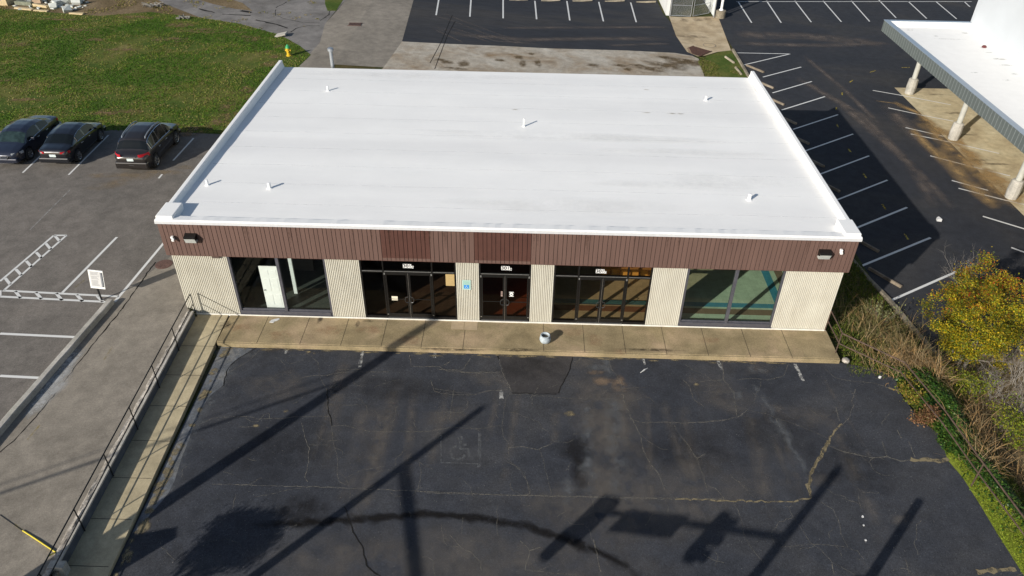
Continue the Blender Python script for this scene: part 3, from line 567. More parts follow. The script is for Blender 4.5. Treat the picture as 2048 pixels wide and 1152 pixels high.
# ---------------------------------------------------------------- the shop building
bld = empty('commercial_building', (13, 0, 0), label='single storey shop building with white flat roof, brown fascia and cream ribbed walls', cat='building')
bld.location = (0, 0, 0)
W, D, H1 = 26.0, 16.8, 2.96
OP = [(2.16, 5.95), (7.30, 11.04), (11.95, 13.97), (14.88, 18.68), (20.03, 23.79)]
segs = [(0.0, OP[0][0])]+[(OP[i][1], OP[i+1][0]) for i in range(4)]+[(OP[4][1], 26.0)]
def ribbed(x0, x1, z0, z1):
    mb = MB(); n = max(1, round((x1-x0)/.0715)); p = (x1-x0)/n; pr = []
    for i in range(n): pr += [(x0+p*(i+.0), 0.036), (x0+p*(i+.12), 0), (x0+p*(i+.66), 0), (x0+p*(i+.78), .036)]
    pr += [(x1, .036), (x1, .2), (x0, .2)]; k = len(pr)
    vs = [(x, y, z) for z in (z0, z1) for x, y in pr]; mb.add(vs, [(i, (i+1) % k, k+(i+1) % k, k+i) for i in range(k)]+[tuple(range(k, 2*k))]); return mb
for a, b in segs: ribbed(a, b, .0, H1+.1).build('ribbed_panel', M_wall, bld)
mb = MB(); mb.box(.0, .2, .2, D, -.6, 4.1); mb.box(W-.2, W, .2, D, -2.2, 4.1); mb.box(.2, W-.2, D-.2, D, -2.2, 4.0); mb.build('side_wall', M_wall, bld)
mb = MB(); mb.box(0, W, -.02, .2, -.3, -.0015); mb.box(0, W, -.055, -.0205, -.3, .055)
mb.build('base_strip', plain('white_base', (.68, .66, .60), .8, 0, .12, 4), bld, bevel=.008)
mb = MB(); mb.box(.0, W, -.02, .19, H1+.102, 4.3); mb.box(-.1, W+.1, -.1, -.0205, H1+.01, 4.3); mb.box(-.1, -.001, -.1, D, H1+.8, 4.3); mb.box(W+.001, W+.1, -.1, D, H1+.8, 4.3); mb.build('fascia_backing', M_black, bld)
dk = [(8.18, 10.05), (11.80, 14.0)]
mb = MB(); mds = [MB(), MB()]; x = -.12; i = 0; random.seed(5)
while x < W+.12:
    wd = .15 if i % 2 else .185; x1 = min(x+wd, W+.12); c = (x+x1)/2; yy = -.118+random.uniform(-.002, .002)
    isd = any(a < c < b for a, b in dk); md = mds[0] if c < 10.5 else mds[1]
    if isd: mb.box(x, x1-.018, yy, -.1005, H1-.005, H1+.12); md.box(x, x1-.018, yy, -.1005, H1+.121, 4.40)
    else: mb.box(x, x1-.018, yy, -.1005, H1-.005, 4.40)
    x = x1; i += 1
for xx in (-.12, W+.1005): mb.box(xx, xx+.0195, -.099, D, H1+.8, 4.40)
mb.build('fascia', M_fascia, bld); mds[0].build('unfaded_fascia', M_fasciadk, bld, label='darker unfaded siding above door 301A'); mds[1].build('unfaded_fascia', M_fasciadk, bld, label='darker unfaded siding above door 301B')
mb = MB(); mb.box(-.1, W+.1, -.1, -.021, H1-.03, H1+.009); mb.build('fascia_trim', M_fasciadk, bld)
# roof
ZR = 4.36
mb = MB(); vs = []
nx, ny = 60, 40; random.seed(11)
for j in range(ny+1):
    for i in range(nx+1):
        x = .05+(W-.1)*i/nx; y = .3+(D-.3)*j/ny
        vs.append((x, y, ZR+.012*mnoise.noise(Vector((x*.35, y*.9, 0)))-.012*max(0, y-2)))
mb.add(vs, [(j*(nx+1)+i, j*(nx+1)+i+1, (j+1)*(nx+1)+i+1, (j+1)*(nx+1)+i) for j in range(ny) for i in range(nx)])
roof = mb.build('roof', M_roof, bld, smooth=True)
zr = lambda x, y: ZR-.012*max(0, y-2)+.012*mnoise.noise(Vector((x*.35, y*.9, 0)))
mb = MB()
for yy in [1.55, 3.2, 4.9, 6.6, 8.3, 10.0, 11.7, 13.4, 15.1]:
    P = [(x, yy+.05*mnoise.noise(Vector((x*.5, yy, 1)))) for x in [.25+.5*i for i in range(52)]]
    ribbon(mb, P, .022, lambda x, y: zr(x, y), .010, seg=0)
mb.build('roof_seams', decal('seam', (.66, .665, .67), .7, .35, .65, .5, 2.), roof, colors=True)
M_rd = decal('roof_dirt', (.35, .30, .22), .9, .3, .6, .7, 5)
for i, (a, b, rx, ry) in enumerate([(1352,227,.5,.1), (1030,219,.25,.06), (1293,178,.2,.05), (1293,225,.25,.05)]): P = PZ(a, b, ZR-.1); ds = MB(); blot(ds, (P.x, P.y), rx, ry, zr, .014); ds.build('roof_stain', M_rd, roof, colors=True)
ds = MB(); random.seed(8)
for i in range(6):
    y = random.uniform(1, 16); blot(ds, (random.uniform(3, 23), y), random.uniform(3, 9), random.uniform(.3, .9), zr, .0165+i*2e-4, random.uniform(-.03, .03), 20)
ds.build('roof_grime', decal('roof_film', (.70, .70, .69), .7, .35, .8, .4, .4), roof, colors=True)
mb = MB()                                            # front coping with its drip edge, slightly lifted membrane folds
prof = [(-.15, 4.40), (-.16, 4.53), (-.12, 4.555), (.22, 4.53), (.42, 4.40), (.5, ZR+.004)]
xs = [-.16+i*(W+.32)/120 for i in range(121)]; vs = []
for x in xs:
    for k, (y, z) in enumerate(prof): vs.append((x, y, z+(random.uniform(-.012, .012) if k in (3, 4) else 0)))
n = len(prof); mb.add(vs, [(i*n+k, (i+1)*n+k, (i+1)*n+k+1, i*n+k+1) for i in range(120) for k in range(n-1)])
mb.build('front_coping', M_white, bld)
mb = MB(); mb.box(-.17, W+.17, -.175, -.151, 4.39, 4.50); mb.build('drip_edge', plain('gray_drip', (.62, .63, .65), .5, .2, .05), bld)
def parapet(x0, x1, inner, m=1):
    mb = MB(); mb.box(x0, x1, .45, D+.05, 4.2, 4.58)
    a, b = (x1+.001, x1+.07) if inner > 0 else (x0-.07, x0-.001)
    e = a if inner > 0 else b; f = b if inner > 0 else a
    mb.add([(e,.45,4.5),(e,D+.02,4.44),(f,D+.02,ZR-.16),(f,.45,ZR+.01)], [(0,1,2,3) if inner > 0 else (3,2,1,0)])
    return mb.build('side_parapet', M_white, bld, bevel=.03)
parapet(-.12, .07, 1); parapet(W-.07, W+.12, -1)
mb = MB(); mb.box(-.145, .50, -.05, 1.0, 4.3, 4.655); mb.build('corner_upstand', M_white, bld, bevel=.03)
mb = MB(); mb.box(W-.45, W+.145, -.05, 1.0, 4.3, 4.65); mb.build('corner_upstand', M_white, bld, bevel=.03)
mb = MB(); mb.box(-.02, W+.02, D-.02, D+.09, 4.05, ZR-.19); mb.build('rear_edge', M_white, bld)
for (x, y, r, hh, lab) in [(3.3,13.5,.06,.32,1), (22.9,13.4,.07,.3,0), (13.54,9.55,.05,.5,2), (.72,2.95,.06,.3,3), (3.3,2.8,.075,.32,4), (22.7,2.85,.08,.34,5)]:
    mb = MB(); z = zr(x, y); mb.lathe([(r*1.9, z), (r*1.05, z+.03), (r*.9, z+.05), (r*.9, z+hh*.8), (r*.65, z+hh*.8+.005)], (x, y, 0), 16); mb.build('vent_pipe', M_pvc, bld, smooth=False)
mb = MB(); mb.tube([(2.75, 17.1, 0), (2.75, 17.1, 5.1)], .1, 14); mb.lathe([(.1, 5.05), (.17, 5.08), (.17, 5.2), (.12, 5.24)], (2.75, 17.1, 0), 16); mb.build('flue_pipe', M_galv, bld, smooth=False)
M_drip = decal('drip_stain', (.055, .03, .02), .9, .35, .65, .55, 9)
mb = MB(); random.seed(44)
def vstain(mb, x, z0, z1, w_, y): mb.add([(x-w_,y,z1),(x,y,z1),(x+w_,y,z1),(x-w_*.6,y,z0),(x,y,z0),(x+w_*.6,y,z0)], [(0,3,4,1),(1,4,5,2)]); mb.c += [(c_,)*3+(1,) for c_ in (0, 1, 0, 0, .1, 0)]
vstain(mb, 24.9, 2.97, 3.68, .2, -.1225); mb.build('drip_stain', M_drip, bld, colors=True)
for i in range(34): mb = MB(); vstain(mb, random.uniform(.3, 25.7), random.uniform(3.2, 3.9), 4.38, random.uniform(.03, .12), -.1230-i*1e-5); mb.build('drip_stain', M_drip, bld, colors=True)
# wall pack lights and cameras
for x in (1.06, 24.93):
    mb = MB(); z = 3.83; a, b = x-.22, x+.22
    mb.add([(a,-.119,z+.16),(b,-.119,z+.16),(b,-.36,z+.08),(a,-.36,z+.08),(a,-.119,z-.12),(b,-.119,z-.12),(b,-.34,z-.02),(a,-.34,z-.02)], [(3,2,1,0),(0,1,5,4),(1,2,6,5),(3,0,4,7),(2,3,7,6)])
    o = mb.build('wall_light', M_bronze, bld, bevel=.01)
    mb = MB(); mb.add([(a+.015,-.366,z+.03),(b-.015,-.366,z+.03),(b-.015,-.28,z-.19),(a+.015,-.28,z-.19),(a+.015,-.125,z-.19),(b-.015,-.125,z-.19),(a+.015,-.125,z+.03),(b-.015,-.125,z+.03)], [(3,2,1,0),(4,5,2,3),(0,6,4,3),(1,2,5,7)]); mb.build('lens', plain('lens_gray', (.45, .47, .45), .3), o)
for x, z in ((.36, 3.80), (25.5, 3.98)):
    mb = MB(); mb.tube([(x, -.12, z), (x, -.2, z-.02)], .02); mb.obox((x, -.22, z+.04), (.045, 0, 0), (0, .05, 0), (0, 0, .04)); mb.obox((x+.02, -.23, z-.06), (.045, 0, 0), (0, .06, .02), (0, -.01, .04)); mb.build('floodlight', M_signw, bld, bevel=.01)
mb = MB(); mb.box(1.62, 1.9, -.1, -.004, 2.84, 2.94); mb.build('junction_box', plain('brown_box', (.08, .055, .045), .6), bld, bevel=.01)
# windows
def rod(mb, x0, x1, z0, z1, y0, y1): mb.box(x0, x1, y0, y1, z0, z1)
def big_window(x0, x1, xm, gm):
    fr = MB(); t = .07
    rod(fr, x0, x0+t, .08, H1+.05, .01, .15); rod(fr, x1-t, x1, .08, H1+.05, .01, .15); rod(fr, xm-.06, xm+.06, .23, H1+.05, .005, .15)
    rod(fr, x0+t+.001, x1-t-.001, .08, .23, -.02, .148); rod(fr, x0+t+.001, xm-.061, .231, .29, .05, .12); rod(fr, xm+.061, x1-t-.001, .231, .29, .05, .12)
    fr.box(x0, x1, -.05, .15, .001, .079)
    f = fr.build('shop_window', M_grayframe, bld, bevel=.006)
    for a, b in ((x0+t, xm-.06), (xm+.06, x1-t)):
        g = MB(); g.add([(a,.09,.29),(b,.09,.29),(b,.09,H1+.04),(a,.09,H1+.04)], [(0,1,2,3)]); g.build('pane', gm, f)
    return f
big_window(2.16, 5.95, 4.07, M_gl_w1); big_window(20.03, 23.79, 21.94, M_gl_green)
def storefront(x0, x1, d0, d1, num, gm, gd):
    fr = MB(); t = .055; zt = 2.36; side = d0-x0 > .2
    for a in ([x0+t/2, d0, d1, x1-t/2] if side else [x0+t/2, x1-t/2]): rod(fr, a-t/2, a+t/2, .0, H1+.05, .0, .13)
    xs = ([(x0+t, d0-t/2), (d0+t/2, d1-t/2), (d1+t/2, x1-t)] if side else [(x0+t, x1-t)])
    for a, b in xs: rod(fr, a, b, zt-.06, zt+.03, .002, .128)
    if side:
        for a, b in (xs[0], xs[2]): rod(fr, a, b, .0, .13, .002, .128)
    f = fr.build('storefront', M_bronze, bld, bevel=.004)
    al = MB()
    for a, b in xs: al.box(a+.01, b-.01, -.006, .0015, zt+.0, zt+.022)
    al.build('highlight_trim', M_alu, f)
    g = MB(); k = 0
    for a, b in xs: g.add([(a,.07,zt+.03),(b,.07,zt+.03),(b,.07,H1+.04),(a,.07,H1+.04)], [(0,1,2,3)])
    g.build('transom_glass', gm, f)
    if side:
        for a, b in (xs[0], xs[2]): g = MB(); g.add([(a,.07,.13),(b,.07,.13),(b,.07,zt-.06),(a,.07,zt-.06)], [(0,1,2,3)]); g.build('sidelight_glass', gd, f)
    da, db = (d0+t/2, d1-t/2) if side else (x0+t, x1-t); dm = (da+db)/2
    for s, (a, b) in ((0, (da+.006, dm-.008)), (1, (dm+.008, db-.006))):
        dd = MB(); y0, y1 = .015, .06; zt2 = zt-.07; st = .075
        dd.box(a, a+st, y0, y1, .02, zt2); dd.box(b-st, b, y0, y1, .02, zt2); dd.box(a+st, b-st, y0+.001, y1-.001, zt2-.1, zt2-.001); dd.box(a+st, b-st, y0+.001, y1-.001, .021, .27); dd.box(a+st, b-st, y0+.012, y1-.012, .98, 1.01)
        do = dd.build('door', M_bronze, f, bevel=.004)
        g = MB(); g.add([(a+st,.037,.27),(b-st,.037,.27),(b-st,.037,zt2-.1),(a+st,.037,zt2-.1)], [(0,1,2,3)]); g.build('door_glass', gd, do)
        hx = b-.045 if s == 0 else a+.045; q2 = -1 if s == 0 else 1
        hb = MB(); hb.tube([(hx, .015, 1.16), (hx, -.04, 1.16), (hx+q2*.09, -.045, 1.14), (hx+q2*.12, -.045, 1.05), (hx+q2*.12, -.045, .98), (hx+q2*.09, -.045, .9), (hx, -.04, .88), (hx, .015, .88)], .014, 8); hb.build('pull_handle', plain('dull_metal', (.12, .12, .12), .35, .8), do)
        xx = a if s == 0 else b
        for w_, za, zb_ in ((.03, .22, .25), (.025, zt2-.09, zt2)): hg_ = MB(); hg_.box(xx-w_, xx+w_, -.004, .014, za, zb_); hg_.build('hinge', M_alu, do)
    mb = MB(); mb.box(dm-.006, dm+.006, .0, .02, .03, zt-.08); mb.build('meeting_strip', plain('worn_metal', (.3, .28, .26), .4, .7), f)
    th = MB(); th.box(da, db, -.05, .1, .056, .064); th.build('threshold', M_alu, f)
    return f, dm
SF = {}
for args in (('A', 7.30, 11.04, 8.19, 10.10, M_gl_dark, M_gl_dark), ('B', 11.95, 13.97, 11.95, 13.97, M_gl_dark, M_gl_dark), ('C', 14.88, 18.68, 15.83, 17.75, M_gl_bronze, M_gl_bronze)):
    SF[args[0]] = storefront(args[1], args[2], args[3], args[4], args[0], args[5], args[6])
def text(name, s, size, loc, m, parent, rot=(pi/2, 0, 0), ext=.001, bold=0):
    cu = bpy.data.curves.new(name, 'FONT'); cu.body = s; cu.size = size; cu.extrude = ext; cu.align_x = 'CENTER'; cu.align_y = 'CENTER'; cu.offset = bold
    ob = bpy.data.objects.new(name, cu); C.objects.link(ob); me = bpy.data.meshes.new_from_object(ob); bpy.data.objects.remove(ob)
    me.name = name; me.materials.append(m); o = bpy.data.objects.new(name, me); C.objects.link(o); o.location = loc; o.rotation_euler = rot; o.parent = parent; return o
for L_, (x, z) in {'A': (9.17, 2.60), 'B': (13.0, 2.62), 'C': (16.68, 2.59)}.items():
    f = SF[L_][0]
    mb = MB()
    for k, cx in enumerate((-.14, -.03, .08)): mb.box(x+cx-.052, x+cx+.052, .058, .066, z-.09, z+.09)
    mb.box(x+.137, x+.215, .058, .066, z-.10, z+.01)
    pl = mb.build('number_plate', M_signw, f)
    for k, cx in enumerate((-.14, -.03, .08)): text('numeral', '301'[k], .2, (x+cx, .0565, z), M_ink, pl, bold=.006)
    text('numeral', L_, .11, (x+.176, .0565, z-.045), M_ink, pl, bold=.003)
# notices on the glass
fA, fB = SF['A'][0], SF['B'][0]
mb = MB(); mb.box(8.42, 8.66, .028, .032, .93, 1.13); mb.build('paper_notice', plain('notice_paper', (.7, .64, .5), .8, 0, .04), fA)
mb = MB(); mb.box(10.62, 10.965, .06, .064, 1.70, 2.26); mb.build('cardboard_panel', plain('cardboard', (.42, .30, .13), .85, 0, .05), fA)
x = 13.22; mb = MB()
mb.box(x-.09, x+.09, .028, .031, 1.47, 1.50); mb.box(x-.09, x+.09, .028, .031, 1.27, 1.30)
mb.lathe([(.075, 0), (.075, .003)], (0, 0, 0), 20)
o = mb.build('no_smoking_decal', M_signw, fB)
for v in o.data.vertices[-40:]: a, b, c = v.co; v.co = (x+a, .031-c, 1.385+b)
mb = MB(); mb.box(x-.035, x+.035, .024, .0262, 1.365, 1.40); mb.build('decal_mark', M_ink, o)
mb = MB()
for k in range(3): mb.box(12.80, 12.87, .028, .031, 1.27+k*.09, 1.33+k*.09)
mb.build('hours_decal', plain('decal_gray', (.35, .25, .22), .7), fB)
# interior: floor with coloured bands, ceiling, partitions
it = empty('interior', (0, 0, 0)); it.parent = bld
def tiles(name, c, g=.3):
    n = N(name); br = n.n('ShaderNodeTexBrick'); br.offset = 0; br.inputs['Scale'].default_value = 1; br.inputs['Brick Width'].default_value = g; br.inputs['Row Height'].default_value = g; br.inputs['Mortar Size'].default_value = .004
    br.inputs['Color1'].default_value = tuple(c)+(1,); br.inputs['Color2'].default_value = tuple(x*.93 for x in c)+(1,); br.inputs['Mortar'].default_value = tuple(x*.7 for x in c)+(1,); n.l(n.tc, br.inputs[0])
    cc = n.mix(br.outputs[0], n.ramp(n.noise(2.5, 6, .7), [(.3, .8), (.7, 1.12)]), 1., 'MULTIPLY'); return n.set(cc, .5, 0, .3)
T_pale = tiles('pale_tile', (.50, .50, .40)); T_blue = tiles('blue_tile', (.06, .22, .32)); T_brown = tiles('brown_tile', (.22, .13, .095)); T_dark = tiles('dark_tile', (.20, .165, .12)); T_red = tiles('red_tile', (.42, .13, .06)); T_grn = tiles('green_tile', (.05, .06, .052))
def fl(name, x0, x1, y0, y1, m, z=.02): mb = MB(); mb.box(x0, x1, y0, y1, z-.1, z); return mb.build(name, m, it)
fl('floor', 6.42, 11.5, .2, 12, T_dark); fl('floor', .2, 6.4, .2, 12, T_grn); fl('floor', 11.52, 14.4, .2, 12, T_red)
f4 = fl('floor', 14.42, 25.8, .2, 12, T_pale)
yb0, yb1, yn0, yn1 = PZ(1450, 615).y, PZ(1450, 606.5).y, PZ(1450, 629.5).y, PZ(1450, 618.5).y
xb0, xb1 = PZ(1521, 540).x, PZ(1536, 540).x; xn0, xn1 = PZ(1546, 540).x, PZ(1562, 540).x
for nm, x0, x1, y0, y1, m, z in (('floor_band', 14.42, xb1, yb0, yb1, T_blue, .0235), ('floor_band', xb0, xb1, yb1, 12, T_blue, .0235), ('floor_band', 14.42, xn1, yn0, yn1, T_brown, .0235), ('floor_band', xn0, xn1, yn1, 12, T_brown, .0235)):
    mb = MB(); mb.box(x0, x1, y0, y1, .0205, z); mb.build(nm, m, f4)
print('bands', yb0, yb1, yn0, yn1, xb0, xb1, xn0, xn1)
M_int = plain('interior_wall', (.32, .31, .27), .85, 0, .1, 1); M_ceil = plain('ceiling', (.3, .3, .28), .9)
mb = MB(); mb.box(.2, 25.8, 12, 12.1, 0, 3.0); mb.box(11.5, 11.52, .2, 12, 0, 3); mb.box(14.4, 14.42, .2, 12, 0, 3); mb.box(6.4, 6.42, .2, 6, 0, 3); mb.box(.201, .21, .2, 12, 0, 3); mb.box(25.79, 25.799, .2, 12, 0, 3); mb.build('partitions', M_int, it)
mb = MB(); mb.box(.2, 25.8, .2, 12.1, 3.0, 3.06); mb.build('ceiling', M_ceil, it)
mb = MB()
for x in [17.1+.42*i for i in range(7)]: mb.box(x, x+.06, 3.35, 3.45, 0.03, 2.9)
mb.box(17.1, 19.7, 3.33, 3.349, .42, .54); mb.build('stud_frame', plain('stud_wood', (.3, .17, .06), .8), it)
mb = MB(); mb.box(17.1, 19.7, 3.46, 3.5, 0.03, 2.9); mb.build('insulation', plain('yellow_board', (.6, .38, .10), .9), it)
mb = MB(); mb.box(3.2, 4.4, 3.2, 3.3, .02, 2.6); mb.box(5.1, 5.9, 2.6, 3.9, .02, 1.1); mb.build('dark_partition', plain('dark_board', (.05, .045, .04), .8), it)
mb = MB(); mb.box(3.96, 4.1, 1.5, 1.6, .02, 2.4); mb.build('white_post', plain('post_white', (.62, .66, .64), .6), it)

def white_door():
    e = empty('panel_door', (0, 0, 0), label='white six panel door standing just inside the left shop window', cat='door')
    a, b = 3.15, 3.90; y = .36; mb = MB(); mb.box(a, b, y, y+.04, .1, 2.2)
    for r0, r1 in ((.24, .82), (.95, 1.62), (1.74, 2.02)):
        for c0, c1 in ((.09, .34), (.41, .66)): mb.box(a+c0, a+c1, y-.008, y+.001, r0+.03, r1)
    mb.build('leaf', M_signw, e, bevel=.006)
    mb = MB(); mb.lathe([(.02, 0), (.03, .02), (.028, .05)], (0, 0, 0), 12); o = mb.build('knob', M_galv, e); o.rotation_euler[0] = pi/2; o.location = (a+.07, y, 1.05)
    e.location = (.0, 0, 0)
white_door()

# ---------------------------------------------------------------- things on the sidewalk and ramp
def handrail_left():
    e = empty('handrail', (0, 0, 0), label='long black steel handrail with two rails down the left side of the ramp', cat='handrail')
    ys = [-.22, -2.24, -4.23, -6.22, -8.2, -10.24, -12.3, -14.2]; X = lambda y: .41-.012*y; zb = lambda y: wtop(y)-.45
    top = [(X(y), y, 1.17+.046*(y+.22)) for y in ys]; mid = [(X(y), y, top[i][2]-.5) for i, y in enumerate(ys)]
    mb = MB(); mb.tube(top, .022); mb.build('top_rail', M_steel, e); mb = MB(); mb.tube(mid, .018); mb.build('mid_rail', M_steel, e)
    for i, y in enumerate(ys):
        mb = MB(); mb.tube([(X(y), y, zb(y)), top[i]], .02); mb.build('post', M_steel, e)
handrail_left()
def handrail_right():
    e = empty('handrail', (0, 0, 0), label='rusty two rail pipe handrail closing the right end of the sidewalk', cat='handrail')
    A = (25.97, -.04); B = (25.97, -1.40)
    for z, n_ in ((1.02, 'top_rail'), (.52, 'mid_rail')):
        mb = MB(); mb.tube([(A[0], A[1], z), (B[0], B[1], z)], .024); mb.build(n_, M_rust, e)
    for p in (A, B):
        mb = MB(); mb.tube([(p[0], p[1], 0), (p[0], p[1], 1.02)], .024); mb.build('post', M_rust, e)
handrail_right()
def pipe_fence():
    e = empty('pipe_fence', (0, 0, 0), label='rusty pipe fence running from the sidewalk end through the ivy beside the front car park', cat='fence')
    P = [(25.98, -1.42, 1.0, .5), (27.9, -2.75, .78, .3), (28.35, -5.2, .75, .28), (28.58, -7.5, .72, .26), (28.85, -9.8, .70, .26), (29.1, -13, .66, .2)]
    mb = MB(); mb.tube([(a, b, t) for a, b, t, m in P], .028); mb.build('top_rail', M_rust, e)
    mb = MB(); mb.tube([(a, b, m) for a, b, t, m in P], .024); mb.build('mid_rail', M_rust, e)
    for a, b, t, m in (P[3], P[5]): mb = MB(); mb.tube([(a, b, -1), (a, b, t)], .026); mb.build('post', M_rust, e)
pipe_fence()

def planter():
    e = empty('planter', (14.6, -1.21, 0), label='round pale blue clay pot standing empty on the front sidewalk', cat='planter')
    mp = plain('glazed_clay', (.36, .41, .44), .5, 0, .25, 9)
    mb = MB(); pr = [(.13, 0), (.19, .05), (.225, .15), (.215, .24), (.165, .30), (.165, .325), (.195, .35), (.19, .365), (.15, .365), (.14, .30), (.17, .22)]
    vs = [Vector((r*cos(2*pi*k/28), r*sin(2*pi*k/28), z)) for r, z in pr for k in range(28)]
    mb.add(vs, [(i*28+k, i*28+(k+1) % 28, (i+1)*28+(k+1) % 28, (i+1)*28+k) for i in range(len(pr)-1) for k in range(28)]+[tuple(range(27, -1, -1))]); mb.build('pot', mp, e, smooth=True)
    mb = MB(); mb.lathe([(.17, .20), (.17, .22)], n=20); mb.build('soil', M_oldkerb, e)
planter()
def scrap(name, px, pts, z0, m, label, cat, hh=.01, h=None, group=None):
    x, y = PH(px[0], px[1], h) if h else (PZ(*px).x, PZ(*px).y); z = (h(x, y) if h else 0)+z0
    mb = MB(); n = len(pts); bot = [(x+a, y+b, z) for a, b in pts]; top = [(x+a*.96, y+b*.96, z+hh*random.uniform(.6, 1.4)) for a, b in pts]
    mb.add(bot+top, [tuple(range(n, 2*n))]+[(i, (i+1) % n, n+(i+1) % n, n+i) for i in range(n)]); return mb.build(name, m, label=label, cat=cat, group=group)
M_paper = plain('paper_white', (.55, .55, .54), .7, 0, .04)
scrap('torn_paper', (549, 641), [(-.18,-.13),(.0,-.16),(.03,-.06),(.12,-.02),(.2,.1),(.15,.14),(-.02,.09),(-.14,.01)], .004, M_paper, 'torn white paper lying on the sidewalk before the left shop window', 'paper')
for px, s, lb in (((1725, 1034), .065, 'white scrap on the front car park, topmost of three at lower right'), ((1727, 1051), .055, 'white scrap on the front car park, middle of three at lower right'), ((1731, 1081), .06, 'curled white scrap on the front car park, lowest of three at lower right')):
    scrap('paper_scrap', px, [(-s*.5,-s*.6),(s*.4,-s*.5),(s*.6,s*.3),(0,s*.7),(-s*.5,s*.2)], .012, M_paper, lb, 'paper', .02, hf, 'paper scraps on the front car park')
scrap('white_cup', (1759, 756), [(.05*cos(t), .05*sin(t)) for t in [i*pi/4 for i in range(8)]], .01, M_paper, 'small white cup by the ivy edge of the front car park', 'cup', .08, hf)
scrap('paper_bag', (1877, 441), [(-.14,-.1),(.1,-.14),(.16,.05),(.02,.15),(-.1,.1)], .01, M_paper, 'crumpled white bag on the right car park beside the building shadow', 'bag', .12, hz)
mb = MB(); P = PH(1288, 742, hf); mb.tube([(P[0]-.15, P[1]-.12, hf(*P)+.02), (P[0]+.02, P[1]+.03, hf(*P)+.04), (P[0]+.17, P[1]+.16, hf(*P)+.02)], [.012, .03, .006], 6); mb.build('white_strip', M_paper, label='thin curved white strip lying on the front car park below the planter', cat='debris')
mb = MB(); P = PZ(1684, 722, -.15); mb.lathe([(.05, 0), (.16, .04), (.14, .12), (.05, .16)], (P.x+.15, P.y+.02, -.2), 9); o = mb.build('rock', M_stone, smooth=True, label='tan rock at the right end of the sidewalk', cat='rock')

# access sign on the pier
def access_sign():
    e = empty('access_sign', (0, 0, 0), label='pale green wall sign with blue wheelchair square on the ribbed pier', cat='sign')
    P = PY(933, 570, -.02); x, z = P.x, P.z
    mb = MB(); mb.box(x-.17, x+.17, -.022, -.008, z-.23, z+.23); mb.build('plate', plain('sign_green', (.30, .48, .42), .5, 0, .05), e)
    mb = MB(); mb.box(x-.15, x-.142, -.024, -.0225, z-.21, z+.21); mb.box(x+.142, x+.15, -.024, -.0225, z-.21, z+.21); mb.box(x-.141, x+.141, -.024, -.0225, z+.202, z+.21); mb.box(x-.141, x+.141, -.024, -.0225, z-.21, z-.202); mb.build('border', M_signw, e)
    mb = MB(); mb.box(x-.1, x+.1, -.026, -.0222, z-.17, z+.0); mb.build('blue_square', plain('sign_blue', (.02, .23, .62), .5, 0, .03), e)
    mb = MB(); symbol(mb, lambda u, v: (x-.07+.15*u, v), .012, lambda a, b: 0, 0); mb.v = [(a, -.0272, z-.155+.145*b) for a, b, c in mb.v]; mb.build('wheelchair_symbol', M_signw, e)
access_sign()
def lot_sign():
    X, Y = -3.66, .34; Z = .3
    e = empty('parking_notice', (0, 0, 0), label='white notice board on a short black post at the left kerb end', cat='sign')
    mb = MB(); mb.box(X-.03, X+.03, Y-.02, Y+.02, Z, Z+.95); mb.build('post', M_steel, e)
    c = Vector((X+.14, Y-.03, Z+1.08)); az = Vector((.16, .0, .97)).normalized(); ax = Vector((1, -.05, -.06)).normalized(); ay = ax.cross(az)
    def slab(mb, u, v, hw_, hh_, d0, d1): mb.obox(c+ax*u+az*v-ay*0+(-ay if ay.y > 0 else ay)*((d0+d1)/2), ax*hw_, ay*((d1-d0)/2), az*hh_)
    mb = MB(); slab(mb, 0, 0, .30, .46, 0, .02); mb.build('board', M_signw, e)
    mb = MB(); slab(mb, -.03, .02, .22, .39, .021, .024); mb.build('paper', M_paper, e)
    mb = MB()
    for k in range(17):
        if k in (4, 9): continue
        wd = random.uniform(.12, .19); slab(mb, -.03-(.19-wd)*.8, .37-k*.042, wd, .008, .0245, .026)
    mb.build('text_lines', plain('faint_ink', (.25, .25, .26), .7), e)
    mb = MB(); slab(mb, .225, .02, .03, .36, .021, .05); mb.build('brochure_clip', plain('gray_clip', (.22, .23, .25), .5), e)
lot_sign()

# covers, grates
def disc(name, px, r, m1, m2, label, cat, off=.012):
    x, y = PH(*px); e = empty(name, (x, y, hz(x, y)+off), label=label, cat=cat)
    mb = MB(); mb.lathe([(r*1.12, 0), (r*1.1, .008), (r*.98, .008)], n=28); mb.build('ring', m1, e)
    mb = MB(); mb.lathe([(r*.96, .003), (r*.95, .012)], n=28)
    for k in range(6):
        a = k*pi/3; mb.obox((r*.5*cos(a), r*.5*sin(a), .014), (r*.3*cos(a), r*.3*sin(a), 0), (-.02*sin(a), .02*cos(a), 0), (0, 0, .003))
    mb.build('cover', m2, e)
M_iron = plain('rusted_iron', (.13, .075, .06), .8, .3, .25, 12)
disc('manhole_cover', (328, 529), .33, M_iron, M_iron, 'rusty round manhole cover in the driveway beside the building corner', 'manhole cover')
disc('manhole_cover', (1419, 91), .5, M_oldkerb, M_conc, 'large pale round cover set in the concrete apron', 'manhole cover', .022)
def grate(px, a, b, rot, label, m, off):
    x, y = PH(*px); e = empty('drain_grate', (x, y, hz(x, y)+off), rot, label=label, cat='drain grate')
    mb = MB(); mb.box(-a, a, -b, b, -.01, .004); mb.build('pit', M_black, e)
    mb = MB()
    for k in range(9): u = -a+2*a*(k+.5)/9; mb.box(u-.035, u+.035, -b, b, .005, .02)
    mb.box(-a-.05, a+.05, -b-.06, -b-.001, 0, .021); mb.box(-a-.05, a+.05, b+.001, b+.06, 0, .021); mb.build('bars', m, e)
grate((710, 49), .5, .32, 0, 'rusty rectangular drain grate in the driveway behind the building', M_iron, .012)
x1, y1 = PH(1393, 103)
